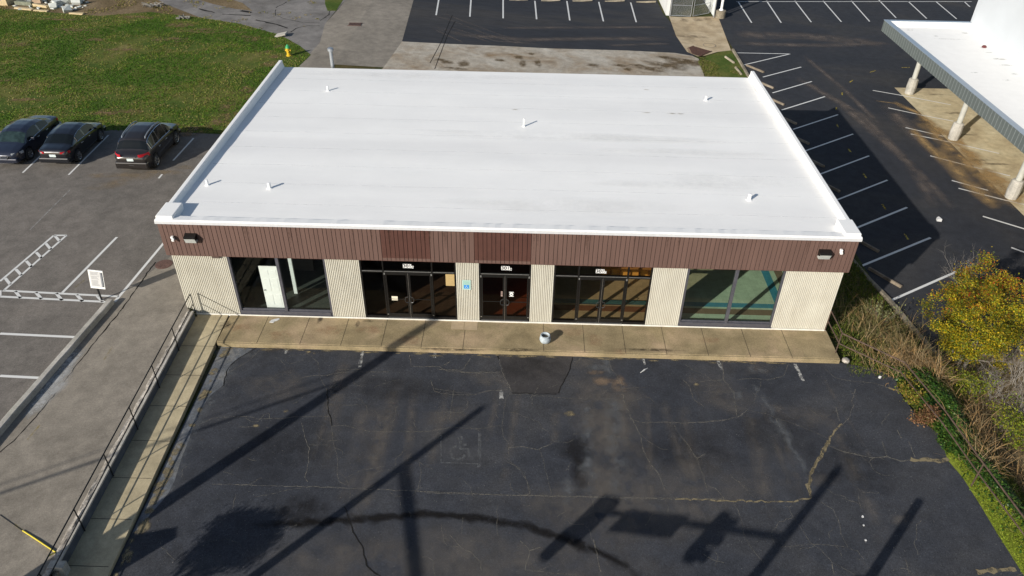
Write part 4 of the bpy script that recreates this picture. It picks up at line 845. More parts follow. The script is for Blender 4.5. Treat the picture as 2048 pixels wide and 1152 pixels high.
grate((1393, 103), .85, .85, radians(48), 'large rust brown square drain grate at the foot of the concrete apron', plain('rust_red', (.10, .045, .03), .85, .2, .3, 8), .045)

# wheel stops
M_stop = paving('stop_concrete', [(.22,.19,.13), (.30,.26,.19), (.38,.33,.25)], 1.5, .2, 18)
def stop_bar(x, y, a, ln, label, m=M_stop, grp=None, name='wheel_stop', h=hz):
    mb = MB(); hw_, hh = .085, .12; pr = [(-hw_, 0), (-hw_*.6, hh), (hw_*.6, hh), (hw_, 0)]; ux, uy = cos(a), sin(a)
    vs = [(x+ux*t-uy*p, y+uy*t+ux*p, h(x, y)+.006+z) for t in (-ln/2, ln/2) for p, z in pr]
    mb.add(vs, [(0,4,5,1),(1,5,6,2),(2,6,7,3),(0,1,2,3),(7,6,5,4)]); return mb.build(name, m, bevel=.015, label=label, cat='wheel stop', group=grp)
M_stopold = paving('stop_old', [(.13,.105,.075), (.19,.155,.115), (.25,.21,.16)], 1.5, .2, 18)
G1 = 'wheel stops along the right kerb'
names_ = ['farthest wheel stop of the right kerb row, near the white triangle markings', 'second farthest wheel stop of the right kerb row, at the roof corner', 'third farthest wheel stop of the right kerb row, last one fully in sun', 'fourth farthest wheel stop of the right kerb row, at the shadow edge', 'fifth wheel stop of the right kerb row, in the building shadow', 'sixth wheel stop of the right kerb row, mid shadow', 'third nearest wheel stop of the right kerb row, in shadow above the roof corner step', 'second nearest wheel stop of the right kerb row, beside the roof corner', 'nearest wheel stop of the right kerb row, its end catching the sun']
ends = [(350,400,Z3), (403,487,Z3), (460,578,Z3), (528,683,Z3), (597,793,Z3), (680,918,Z3), (765,1055,Z3), (822,335,Z8), (968,562,Z8)]
for (a, b, Z), nm in zip(ends, names_):
    x, y = PH(*Z(a, b)); an = atan2(1.5, -1.0); stop_bar(x+cos(an)*.92, y+sin(an)*.92, an, 1.84, nm, M_stopold, G1)
G2 = 'wheel stops along the far end of the rear car park'
for (a, b, c_, d), nm in zip([((675,0),(835,5),0,0), ((950,8),(1110,10),0,0), ((1217,10),(1383,12),0,0), ((1493,12),(1658,15),0,0), ((1762,18),(1925,25),0,0)], ['leftmost pale wheel stop at the far end of the rear car park', 'second from left wheel stop at the far end, with pale spill before it', 'middle one of the five wheel stops at the far end of the rear car park', 'fourth from left wheel stop at the far end of the rear car park', 'rightmost far wheel stop, nearest the corrugated enclosure']):
    P = PH(*Z6(*a)); Q = PH(*Z6(*b)); stop_bar((P[0]+Q[0])/2, (P[1]+Q[1])/2, atan2(Q[1]-P[1], Q[0]-P[0]), math.dist(P, Q), nm, M_stop, G2)
for (a, b), lb in zip([((1215,870),(1350,965)), ((1370,1030),(1460,1140))], ['discarded broken wheel stop lying in the grass patch by the apron', 'pale discarded wheel stop in the grass nearest the roof edge']):
    P = PH(*Z5a(*a)); Q = PH(*Z5a(*b)); stop_bar((P[0]+Q[0])/2, (P[1]+Q[1])/2, atan2(Q[1]-P[1], Q[0]-P[0]), math.dist(P, Q), lb, M_stop, 'discarded wheel stops', h=lambda x, y: hz(x, y)+.01)

# neighbouring building with canopy
def neighbour():
    e = empty('canopy_building', (0, 0, 0), label='tall white building at right with a long canopy on round pillars', cat='building')
    m_seam = plain('gray_green_metal', (.16, .185, .18), .45, .3, .06, 2); m_cap = plain('bluegray_cap', (.30, .36, .43), .4, .3, .05)
    x0, y0, y1, zt, zb = 40.5, -16, 34.6, 2.3, 1.5
    mb = MB(); yy = y0
    while yy < y1: mb.box(x0, x0+.05, yy, min(yy+.34, y1), zb, zt-.02); mb.box(x0-.02, x0-.001, yy+.34, yy+.375, zb, zt-.02) if yy+.4 < y1 else None; yy += .375
    mb.box(x0+.06, 46.9, y1-.05, y1, zb, zt-.02); mb.build('canopy_fascia', m_seam, e)
    mb = MB()
    yy = y0+.345
    while yy < y1-.1: mb.box(x0-.022, x0-.0205, yy, yy+.028, zb, zt-.02); yy += .375
    mb.build('fascia_ribs', plain('rib_light', (.35, .38, .38), .4, .3), e)
    mb = MB(); mb.box(x0-.03, x0+.36, y0, y1+.03, zt-.019, zt+.02); mb.box(x0+.361, 46.9, y1-.25, y1+.03, zt-.019, zt+.02); mb.build('canopy_cap', m_cap, e, bevel=.01)
    mb = MB(); mb.box(x0+.06, 46.95, y0, y1-.06, zb+.05, zt-.34); mb.build('canopy_roof', M_white, e)
    mb = MB(); mb.add([(x0+.06,y1-.251,zt-.02),(46.95,y1-.251,zt-.02),(46.95,y1-.62,zt-.335),(x0+.06,y1-.62,zt-.335)], [(3,2,1,0)]); mb.add([(46.5,y0,zt-.335),(46.5,y1-.3,zt-.335),(46.949,y1-.3,zt+.02),(46.949,y0,zt+.02)], [(0,1,2,3),]); mb.build('roof_upturn', M_white, e)
    ds = MB()
    random.seed(12)
    for i, (a, b, rx, ry) in enumerate([(1967,95,.25,.1), (1978,105,.3,.06), (2000,118,.5,.2), (2013,130,.6,.12), (1948,145,.3,.08), (2030,148,.3,.12), (2013,160,.35,.06), (1930,66,.3,.15), (1900,78,1.4,.06), (1820,60,.3,.1), (1872,72,.2,.1)]):
        P = PZ(a, b, 1.97); blot(ds, (P.x, P.y), rx, ry, lambda x, y: 1.965, .002+i*1e-4)
    ds.build('roof_stains', decal('grime', (.35, .33, .30), .9, .35, .6, .6, 5), e, colors=True)
    mb = MB(); P = PZ(1968, 95, 1.96); mb.lathe([(.12, 0), (.17, .06), (.1, .14)], (P.x, P.y, 1.961), 9)
    o = mb.build('red_object', plain('maroon', (.12, .02, .02), .7)); tag(o, 'small dark red lump lying on the white canopy roof', 'debris')
    mb = MB(); mb.box(46.96, 75, -16, 34.6, -1.8, 11); mb.build('wall', plain('light_gray_wall', (.50, .53, .56), .8, 0, .03, .6), e)
    for (cx, cy) in ((41.92, 30.2), (41.7, 22.43), (41.55, 14.66), (41.55, 6.9)):
        mb = MB(); mb.lathe([(.24, -1.71), (.24, -.62), (.20, -.56)], (cx, cy, 0), 8)
        c = mb.build('pillar', plain('pillar_paint', (.42, .42, .38), .7, 0, .12, 3) if 'pillar_paint' not in bpy.data.materials else bpy.data.materials['pillar_paint'], e)
        mb = MB(); mb.tube([(cx, cy, -.56), (cx, cy, 1.55)], .17, 18); mb.build('shaft', bpy.data.materials['pillar_paint'], c)
        mb = MB(); mb.lathe([(.33, -1.705), (.36, -1.2), (.33, -.62), (.25, -.55)], (cx, cy, 0), 10); mb.build('collar', M_kerb, c, bevel=.02)
neighbour()

# enclosure, gate, light pole, hydrant
def enclosure():
    e = empty('enclosure', (0, 0, 0), label='white corrugated enclosure at the top end of the concrete apron', cat='enclosure')
    m_w = plain('corrugated_white', (.62, .64, .62), .6, .1, .15, 2); m_w2 = plain('white_wall', (.62, .62, .6), .8, 0, .08, 1)
    def corr(x0, y0, x1, y1, z0, z1):
        mb = MB(); L_ = math.hypot(x1-x0, y1-y0); n = int(L_/.1); ux, uy = (x1-x0)/L_, (y1-y0)/L_; pr = []
        for i in range(n+1): d = .025 if i % 2 else -.025; pr.append((x0+ux*L_*i/n-uy*d, y0+uy*L_*i/n+ux*d))
        k = len(pr); mb.add([(a, b, z) for z in (z0, z1) for a, b in pr]+[(a-uy*-.06, b+ux*-.06, z) for z in (z0, z1) for a, b in pr],
            [(i, i+1, k+i+1, k+i) for i in range(k-1)]+[(2*k+i+1, 2*k+i, 3*k+i, 3*k+i+1) for i in range(k-1)]+[(k+i, k+i+1, 3*k+i+1, 3*k+i) for i in range(k-1)]); return mb
    corr(30.9, 48.3, 30.95, 54, -1.7, 1.2).build('corrugated_wall', m_w, e)
    corr(27.1, 54, 30.9, 54, -1.7, 1.2).build('corrugated_wall', m_w, e)
    mb = MB(); mb.box(26.45, 26.75, 48.0, 54, -1.7, 1.3); mb.build('side_wall', m_w2, e)
enclosure()
def chain_gate():
    e = empty('chain_link_gate', (0, 0, 0), label='galvanised chain link gate across the enclosure mouth, right leaf swung inward', cat='gate')
    n = N('chain_link'); n.set((.35, .37, .38), .5, .5)
    wv = n.n('ShaderNodeTexChecker'); sp = n.n('ShaderNodeSeparateXYZ'); n.l(n.tc, sp.inputs[0])
    def tri(a, b, op):
        m1 = n.n('ShaderNodeMath', operation=op); n.l(a, m1.inputs[0]); n.l(b, m1.inputs[1]); m2 = n.n('ShaderNodeMath', operation='MULTIPLY'); n.l(m1.outputs[0], m2.inputs[0]); m2.inputs[1].default_value = 11
        m3 = n.n('ShaderNodeMath', operation='FRACT'); n.l(m2.outputs[0], m3.inputs[0]); m4 = n.n('ShaderNodeMath', operation='LESS_THAN'); n.l(m3.outputs[0], m4.inputs[0]); m4.inputs[1].default_value = .14; return m4.outputs[0]
    m0 = n.n('ShaderNodeMath', operation='ADD'); n.l(sp.outputs[0], m0.inputs[0]); n.l(sp.outputs[1], m0.inputs[1])
    a = tri(m0.outputs[0], sp.outputs[2], 'ADD'); b = tri(m0.outputs[0], sp.outputs[2], 'SUBTRACT'); mxm = n.n('ShaderNodeMath', operation='MAXIMUM'); n.l(a, mxm.inputs[0]); n.l(b, mxm.inputs[1])
    tr = n.n('ShaderNodeBsdfTransparent'); ms = n.n('ShaderNodeMixShader'); n.l(mxm.outputs[0], ms.inputs[0]); n.l(tr.outputs[0], ms.inputs[1]); n.l(n.p.outputs[0], ms.inputs[2]); n.l(ms.outputs[0], n.o.inputs[0])
    for P, Q, nm in (((26.85, 47.85), (28.7, 47.75), 'closed_leaf'), ((28.9, 47.8), (30.6, 48.9), 'swung_leaf')):
        mb = MB(); c = [(P[0], P[1], -1.6), (Q[0], Q[1], -1.6), (Q[0], Q[1], .3), (P[0], P[1], .3), (P[0], P[1], -1.6)]
        for i in range(4): mb.tube([c[i], c[i+1]], .03)
        mb.tube([(P[0], P[1], -.65), (Q[0], Q[1], -.65)], .022); o = mb.build(nm, M_galv, e)
        mb = MB(); mb.add(c[:4], [(0,1,2,3)]); mb.build('mesh', n.m, o)
    for x in (26.8, 30.85): mb = MB(); mb.tube([(x, 47.8, -1.7), (x, 47.8, .5)], .05); mb.build('gate_post', M_galv, e)
chain_gate()
def lamp_post():
    e = empty('lamp_post', (31.46, 47.9, -1.7), label='white lamp post on a round concrete footing beside the enclosure', cat='lamp post')
    mb = MB(); mb.lathe([(.46, 0), (.46, .62), (.42, .66)], n=20); mb.build('footing', M_oldkerb, e)
    mb = MB(); mb.tube([(0, 0, .66), (0, 0, 8)], .12, 14); mb.lathe([(.2, .66), (.2, .72), (.13, .8)], n=14); mb.build('shaft', M_white, e)
    mb = MB(); mb.box(-.9, .9, -.2, .2, 8.0, 8.15); mb.build('lamp_head', M_steel, e)
lamp_post()
def hydrant():
    e = empty('fire_hydrant', (-3.57, 29.5, .31), label='yellow fire hydrant with green top in the grass behind the building', cat='fire hydrant')
    my = plain('hydrant_yellow', (.62, .40, .02), .5, 0, .08); mg = plain('hydrant_green', (.03, .30, .10), .5, 0, .08)
    mb = MB(); mb.lathe([(.19, 0), (.19, .05), (.13, .07), (.12, .5), (.16, .52), (.16, .57)], n=16); mb.build('barrel', my, e, smooth=False)
    mb = MB(); mb.lathe([(.17, .571), (.17, .6), (.14, .7), (.06, .78), (.03, .84)], n=16); mb.build('bonnet', mg, e)
    for a, r in ((0, .07), (pi, .07), (-pi/2, .09)):
        mb = MB(); mb.tube([(.1*cos(a), .1*sin(a), .4), (.2*cos(a), .2*sin(a), .4)], r, 12); mb.build('nozzle', my, e)
hydrant()

# rubble on the dirt bank
random.seed(21)
M_block = plain('pale_block', (.52, .54, .50), .85, 0, .12, 5); M_blockb = plain('tan_block', (.48, .38, .22), .85, 0, .15, 3); M_wood = plain('gray_wood', (.20, .19, .17), .85, 0, .3, 8)
Zr = zs(6.4, 0, 0)
lb = ['large pale concrete block, highest of the rubble pieces in the dirt', 'pale concrete block just left of the highest rubble piece', 'angular gray block at the left of the rubble cluster', 'pale block standing alone at the right end of the rubble', 'small pointed pale block lying nearest the lawn', 'greenish block at the upper left of the rubble', 'pale broken block near the top edge beside the tan timbers']
for (a, b, s, r), l_ in zip([(860,45,.62,.5), (745,65,.5,.9), (690,105,.42,.3), (990,58,.5,.2), (865,155,.48,.8), (290,12,.45,.2), (470,10,.4,.6)], lb):
    x, y = PH(*Zr(a, b)); mb = MB(); rx = Matrix.Rotation(r, 3, 'Z') @ Matrix.Rotation(random.uniform(.2, .7), 3, 'X')
    mb.obox((x, y, hz(x, y)+s*.42), rx @ Vector((s*.7, 0, 0)), rx @ Vector((0, s*.5, 0)), rx @ Vector((0, 0, s*.4)))
    for i in range(len(mb.v)): mb.v[i] = tuple(c+random.uniform(-.07, .07) for c in mb.v[i])
    mb.build('concrete_block', M_block, bevel=.03, label=l_, cat='rubble', group='pale rubble blocks in the dirt bank')
for (a, b, c_, d, hh, m, l_, nm) in [(0,45,150,55,.55,M_blockb,'large tan stone block at the far upper left corner','stone_block'), (215,55,425,75,.3,plain('mossy_stone', (.17,.18,.13), .9, 0, .3, 5),'long gray green slab beside the tan stone block','stone_slab'), (440,75,620,105,.2,M_blockb,'tan timber lying behind the rubble blocks','timber'), (200,105,420,135,.12,M_blockb,'long tan timber edging the lawn below the gray slab','timber'), (440,140,620,150,.12,M_blockb,'short tan timber edging the lawn below the rubble','timber'), (900,178,1070,188,.12,M_blockb,'thin tan timber edging the lawn at the right of the rubble','timber'), (440,35,540,40,.35,plain('pinkish_block', (.42,.30,.2), .85),'pinkish tan block behind the rubble','stone_block')]:
    P = PH(*Zr(a, b)); Q = PH(*Zr(c_, d)); dx, dy = Q[0]-P[0], Q[1]-P[1]; L_ = math.hypot(dx, dy); ux, uy = dx/L_, dy/L_; wd = .5 if hh > .4 else .16
    mb = MB(); mb.obox(((P[0]+Q[0])/2, (P[1]+Q[1])/2, .3+hh/2), (dx/2, dy/2, 0), (-uy*wd, ux*wd, 0), (0, 0, hh/2)); mb.v = [tuple(c+random.uniform(-.03, .03) for c in v) for v in mb.v]
    mb.build(nm, m, bevel=.02, label=l_, cat='rubble')
mb = MB()
for i in range(70):
    x, y = PH(random.uniform(30, 175), random.uniform(-2, 20)); s = random.uniform(.05, .16); mb.obox((x, y, .34), (s, random.uniform(-s, s), 0), (random.uniform(-s, s)*.5, s*.7, 0), (0, 0, s*.5))
mb.build('rubble', M_block, kind='stuff', label='small broken rubble scattered over the dirt bank', cat='rubble')
def brush(px, label, n, m, r):
    x, y = PH(*px); mb = MB()
    for i in range(n):
        a = random.uniform(0, 6.28); l = random.uniform(.3, 1)*r; c = Vector((x+random.gauss(0, r*.4), y+random.gauss(0, r*.3), .38)); d = Vector((cos(a), sin(a)*.6, random.uniform(0, .5)))
        mb.tube([c, c+d*l*.5+Vector((0, 0, .05)), c+d*l], [.05, .035, .015], 5)
    mb.build('brush_pile', m, label=label, cat='brush pile')
brush((365, 38), 'weathered stump with gray splintered wood in the grass bank', 26, M_wood, .55)
brush((308, 14), 'tangle of gray fallen branches beside the old cracked road', 22, M_wood, .9)
mb = MB(); x, y = PH(563, 72); mb.obox((x, y, .42), (.42, .0, .1), (0, .35, 0), (-.02, 0, .05)); mb.build('concrete_slab', M_kerb, bevel=.02, label='flat gray concrete slab tilted in the grass above the hydrant', cat='rubble')
mb = MB(); a_ = PH(60, 1071); b_ = PH(112, 1106)
mb.tube([(PH(46, 1062)[0], PH(46, 1062)[1], hz(*PH(46, 1062))+.02)]+[(a_[0]+(b_[0]-a_[0])*t, a_[1]+(b_[1]-a_[1])*t, hz(-1, a_[1])+.025+.005*sin(t*5)) for t in (0, .3, .6, 1)]+[(.18, -11.45, .12)], .022, 8); mb.build('yellow_guard', plain('guard_yellow', (.62, .5, .04), .5, 0, .06), label='bright yellow cable guard crossing the driveway to the wall end', cat='cable guard')
mb = MB(); mb.tube([(PH(0, 1030)[0], PH(0, 1030)[1], hz(*PH(0, 1030))+.012), (PH(44, 1061)[0], PH(44, 1061)[1], hz(*PH(44, 1061))+.012)], .012, 6); mb.build('ground_cable', M_steel, label='thin black cable on the driveway leading to the yellow guard', cat='cable')

# ---------------------------------------------------------------- cars
M_tyre = plain('tyre', (.015, .015, .016), .9); M_rim = plain('rim', (.42, .43, .45), .3, .8, .05); M_rimdk = plain('rim_dark', (.05, .05, .055), .4, .5, .05)
M_chrome = plain('chrome', (.75, .76, .78), .18, 1, .02); M_carglass = plain('car_glass', (.006, .008, .009), .08, 0, .05, 6, .35); M_under = plain('car_underside', (.008, .008, .008), .9)
M_red = plain('tail_lamp', (.42, .012, .022), .2, 0, .1, 9); M_head = plain('head_lamp', (.5, .53, .55), .1, .3, .15, 12); M_headdk = plain('dim_lamp', (.06, .06, .065), .2)
M_plate = plain('plate', (.55, .62, .62), .5)
def carpaint(nm, c):
    n = N(nm); n.set(c, .28, .25, .5); n.p.inputs['Coat Weight'].default_value = 1; n.p.inputs['Coat Roughness'].default_value = .04; return n.m
def car(x, y, flip, kind, paint, label, L_=4.65, wd=1.8):
    suv = kind == 'suv'
    if suv:
        S = [(0,.86,.92,.72), (.10,1.0,1.02,.87), (.35,1.08,1.08,.90), (.48,1.14,1.12,.94), (.88,1.60,1.12,.95), (1.5,1.74,1.12,.96), (2.3,1.79,1.10,.96), (2.95,1.73,1.07,.96), (3.35,1.54,1.05,.96), (3.95,1.10,1.02,.95), (4.3,1.04,.98,.94), (4.75,.98,.9,.9), (4.95,.85,.8,.78), (5.1,.72,.7,.5)]; wr = .37; wp = (.95, 4.05)
    else:
        S = [(0,.82,.80,.72), (.10,.98,.95,.86), (.35,1.02,.96,.88), (.72,1.05,.97,.92), (1.45,1.36,.98,.94), (1.9,1.43,.97,.95), (2.5,1.45,.95,.95), (2.95,1.40,.93,.95), (3.25,1.25,.91,.95), (3.75,.95,.88,.94), (4.15,.88,.82,.92), (4.45,.80,.74,.85), (4.6,.70,.66,.7), (4.68,.6,.58,.45)]; wr = .325; wp = (.92, 3.68)
    Lr = S[-1][0]; sx = L_/Lr; hw_ = wd/2
    def at(s):
        for a, b in zip(S, S[1:]):
            if a[0] <= s <= b[0]:
                t = (s-a[0])/(b[0]-a[0]); return [a[i]+(b[i]-a[i])*t for i in (1, 2, 3)]
        return list(S[-1][1:])
    ns = 110; st = [Lr*i/ns for i in range(ns+1)]; raw = [at(s) for s in st]; sm_ = []
    for i in range(ns+1):
        k = min(2, i, ns-i); seg = raw[i-k:i+k+1]; sm_.append([sum(r[j] for r in seg)/len(seg) for j in range(3)])
    rings = []; SUB = 5
    for s, (zt, zb, wf) in zip(st, sm_):
        cab = max(0, zt-zb); wb = hw_*wf; wt = wb*(.97-.38*min(1, cab/.5)*.62); low = .2+.12*(1-min(1, min(s, Lr-s)/.5))
        ctl = [(0, zt+.02), (wt*.6, zt+.01), (wt*.93, zt-.03-.02*min(1, cab*3)), (wt+(wb-wt)*.12 if cab > .08 else wb*.96, zt-.07 if cab > .08 else zt-.06), (wb*.965, zb+.0 if cab > .08 else min(zb, zt-.08)), (wb, zb-.12 if zb-.12 < zt-.1 else zt-.14), (wb*1.0, .5), (wb*.97, low+.06), (wb*.85, low)]
        P = []
        for a, b in zip(ctl, ctl[1:]): P += [(a[0]+(b[0]-a[0])*i/SUB, a[1]+(b[1]-a[1])*i/SUB) for i in range(SUB)]
        P.append(ctl[-1]); rings.append((P, cab))
    m = len(rings[0][0]); groups = {k: MB() for k in ('body', 'side1', 'side-1', 'front', 'rear')}
    X = lambda s: s*sx
    V = lambda i, j, sd: (sd*rings[i][0][j][0], X(st[i]), rings[i][0][j][1])
    pil = [1.0, 1.95, 2.95] if suv else [2.15]
    for sd in (1, -1):
        for i in range(ns):
            for j in range(m-1):
                sc = (st[i]+st[i+1])/2; zc = sum(rings[a][0][b][1] for a in (i, i+1) for b in (j, j+1))/4; yc = X(sc)
                if any(math.hypot(sc-w_, zc-wr) < wr+.07 for w_ in wp) and j >= 5*SUB-2: continue
                cab = rings[i][1]; g = 'body'; q0 = 3*SUB; q1 = 4*SUB
                if q0 <= j < q1 and cab > .20 and (.75 if suv else 1.25) < sc < (3.6 if suv else 3.35) and not any(abs(sc-p_) < .045 for p_ in pil): g = 'side%d' % sd
                fr = (3.42, 3.90) if suv else (3.12, 3.72); rr = (.50, .84) if suv else (.78, 1.40)
                if j < 3*SUB-2 and fr[0] < sc < fr[1]: g = 'front'
                if j < 3*SUB-2 and rr[0] < sc < rr[1]: g = 'rear'
                f = [V(i, j, sd), V(i+1, j, sd), V(i+1, j+1, sd), V(i, j+1, sd)]
                if sd < 0: f.reverse()
                groups[g].add(f, [(0, 1, 2, 3)])
    for i, rv in ((0, 0), (ns, 1)):
        lo_ = [V(i, j, 1) for j in range(m)]+[V(i, j, -1) for j in range(m-1, -1, -1)]; 
        if not rv: lo_.reverse()
        groups['body'].add(lo_, [tuple(range(len(lo_)))])
    e = empty('parked_car', (x, y, .3+.006), pi if flip else 0, label=label, cat='car', group='cars parked at the lawn edge')
    def fin(g, nm, mt):
        o = groups[g].build(nm, mt, e)
        bm = bmesh.new(); bm.from_mesh(o.data); bmesh.ops.remove_doubles(bm, verts=bm.verts, dist=.0008); bmesh.ops.recalc_face_normals(bm, faces=bm.faces); bm.to_mesh(o.data); bm.free()
        o.data.polygons.foreach_set('use_smooth', [True]*len(o.data.polygons)); return o
    body = fin('body', 'body', paint); fin('side1', 'side_window', M_carglass); fin('side-1', 'side_window', M_carglass); fin('front', 'windshield', plain('windshield_glass', (.02, .035, .035), .1, 0, .6, 3, .4) if not suv else M_carglass); fin('rear', 'rear_window', M_carglass)
    mb = MB(); mb.box(-hw_*.8, hw_*.8, X(.3), X(Lr-.3), .2, .62); mb.build('underbody', M_under, e)
    # window trim
    for sd in (1, -1):
        mb = MB(); i0 = next(i for i in range(ns) if st[i] > (.75 if suv else 1.25)); i1 = next(i for i in range(ns) if st[i] > (3.6 if suv else 3.35))
        off = lambda v: (v[0]+sd*.012, v[1], v[2])
        lowr = [off(V(i, 4*SUB, sd)) for i in range(i0, i1, 3)]; up = [off(V(i, 3*SUB, sd)) for i in range(i0, i1, 3)]
        mb.tube(lowr, .014, 5)
        if kind != 'sedan_front': mb.tube(up, .012, 5); mb.tube([lowr[0], up[0]], .012, 5)
        mb.build('window_trim', M_chrome, e)
        if suv:
            mb = MB(); pts = [(sd*rings[i][0][2*SUB][0]*.97, X(st[i]), rings[i][0][2*SUB][1]+.07) for i in range(ns) if 1.1 < st[i] < 3.2][::4]
            pts = [(pts[0][0], pts[0][1]-.06, pts[0][2]-.08)]+pts+[(pts[-1][0], pts[-1][1]+.06, pts[-1][2]-.08)]; mb.tube(pts, .032, 6); mb.build('roof_rail', M_galv, e)
        mb = MB(); ym = X(3.45 if suv else 3.15); mb.obox((sd*(hw_+.08), ym, .98 if not suv else 1.12), (.09, 0, 0), (0, .05, 0), (0, 0, .065)); mb.build('mirror', paint, e, bevel=.02)
        for yh in ((1.75, 2.75) if suv else (1.6, 2.5)):
            mb = MB(); mb.obox((sd*(hw_*.965+.015), X(yh), .88 if suv else .8), (.012, 0, 0), (0, .09, 0), (0, 0, .016)); mb.build('handle', M_chrome, e, bevel=.004)
        for w_ in wp:
            mb = MB(); n = 24; cy = X(w_); r = wr; xo, xi = sd*(hw_*.985), sd*(hw_*.985-.22)
            for rad, zz in ((1, 0),):
                pr = [(r*.62, xo), (r*.93, xo), (r, xo-sd*.03), (r, xi), (r*.6, xi)]
                vs = [(xx, cy+rr_*cos(2*pi*k/n), wr+rr_*sin(2*pi*k/n)) for rr_, xx in pr for k in range(n)]
                mb.add(vs, [(a*n+k, a*n+(k+1) % n, (a+1)*n+(k+1) % n, (a+1)*n+k) for a in range(4) for k in range(n)])
            wo_ = mb.build('wheel', M_tyre, e)
            mb = MB(); rm = r*.64; vs = [(xo-sd*.05, cy+rm*cos(2*pi*k/n), wr+rm*sin(2*pi*k/n)) for k in range(n)]; mb.add(vs, [tuple(range(n))]); mb.build('rim_well', M_under, wo_)
            mb = MB()
            for k in range(7):
                a = 2*pi*k/7; dx_, dz_ = cos(a), sin(a); mb.obox((xo-sd*.025, cy+dx_*rm*.5, wr+dz_*rm*.5), (.012, 0, 0), (0, dx_*rm*.5, dz_*rm*.5), (0, -dz_*.032, dx_*.032))
            pts = [(xo-sd*.012, cy+rm*.97*cos(2*pi*k/n), wr+rm*.97*sin(2*pi*k/n)) for k in range(n+1)]; mb.tube(pts, .014, 5, False); mb.build('rim', M_rim, wo_)
            mb = MB(); vs = [(xi+sd*.03, cy+(r+.06)*cos(2*pi*k/n), wr+(r+.06)*sin(2*pi*k/n)) for k in range(n)]; mb.add(vs, [tuple(range(n))]); mb.build('wheel_well', M_under, wo_)
    # front and rear details, hugging the body ends
    def endx(s, z, sd):                              # half width of the body at station s and height z
        i = min(range(ns+1), key=lambda k: abs(st[k]-s)); P = rings[i][0]
        best = min(P[3:], key=lambda p_: abs(p_[1]-z)); return best[0]
    def lamp(s0, s1, z0, z1, u0, mt, nm, rear):
        for sd in (1, -1):
            mb = MB(); n = 7; vs = []
            for k in range(n):                       # wraps from the end face round the corner
                t = k/(n-1); s = s0+(s1-s0)*t**1.6; w_ = endx(max(.22, min(Lr-.25, s)), (z0+z1)/2, sd); u = (u0+(1-u0)*min(1, t*1.4))*w_ if t < .7 else w_
                oo = -.02 if rear else .02
                zz0 = z0+(z1-z0)*.25*(1-t); 
                vs += [(sd*(u+.008), X(s)+oo*(1-t), zz0), (sd*(u*.985+.008), X(s)+oo*(1-t), z1)]
            mb.add(vs, [(2*k, 2*k+2, 2*k+3, 2*k+1) for k in range(n-1)]); o = mb.build(nm, mt, e)
            so_ = o.modifiers.new('s', 'SOLIDIFY'); so_.thickness = .03; so_.offset = 0
    if suv:
        lamp(.02, .45, .90, 1.08, .56, M_red, 'tail_light', True); lamp(Lr-.12, Lr-.5, .70, .84, .62, M_headdk, 'headlight', False)
    else:
        lamp(.02, .35, .77, .90, .54, M_red, 'tail_light', True); lamp(Lr-.1, Lr-.6, .60, .74, .62, M_head if kind == 'sedan_front' else M_headdk, 'headlight', False)
    mb = MB(); zz = .80 if suv else .70; mb.box(-.17, .17, -.03, -.002, zz-.07, zz+.07); mb.build('licence_plate', M_plate, e)
    mb = MB(); mb.tube([(-hw_*.86, X(.12), .52), (-hw_*.5, X(.0)-.03, .50), (0, -.05, .5), (hw_*.5, X(.0)-.03, .50), (hw_*.86, X(.12), .52)], .018 if suv else .008, 6); mb.build('rear_trim', M_chrome, e)
    if suv: mb = MB(); mb.box(-.32, .32, X(.0)-.025, X(.02), .93, .96); mb.build('tailgate_trim', M_chrome, e)
    mb = MB(); mb.box(-hw_*.88, hw_*.88, -.06, X(.3), .28, .58 if not suv else .66); mb.build('rear_bumper', paint, e, bevel=.06)
    mb = MB(); mb.box(-hw_*.84, hw_*.84, X(Lr-.35), X(Lr)+.06, .24, .50); mb.build('front_bumper', paint, e, bevel=.06)
    yg = X(Lr)+.035
    mb = MB(); mb.add([(-.38,yg,.66),(.38,yg,.66),(.27,yg+.035,.5),(-.27,yg+.035,.5)], [(0,1,2,3)]); g_ = mb.build('grille', M_under, e)
    mb = MB(); mb.tube([(-.4,yg+.005,.68),(-.27,yg+.045,.50),(.27,yg+.045,.50),(.4,yg+.005,.68)], .02, 6); mb.tube([(-.34,yg+.03,.58),(.34,yg+.03,.58)], .009, 5); mb.build('grille_trim', M_chrome, g_)
    mb = MB(); mb.tube([(-hw_*.6, yg+.03, .27), (0, yg+.05, .26), (hw_*.6, yg+.03, .27)], .014, 6); mb.build('front_lip_trim', M_chrome, e)
    return e
P_navy = carpaint('navy_paint', (.016, .020, .036)); P_black = carpaint('black_paint', (.009, .010, .014)); P_brown = carpaint('dark_brown_paint', (.020, .017, .016))
car(-14.03, 16.25, True, 'sedan_front', P_navy, 'dark navy sedan facing the camera, leftmost of the three parked cars', 4.62, 1.82)
car(-11.32, 11.7, False, 'sedan', P_black, 'black sedan parked nose to the lawn between the navy sedan and the sport utility car', 4.3, 1.82)
car(-6.98, 11.25, False, 'suv', P_brown, 'black sport utility car with silver roof rails, rightmost of the parked cars', 4.6, 1.94)

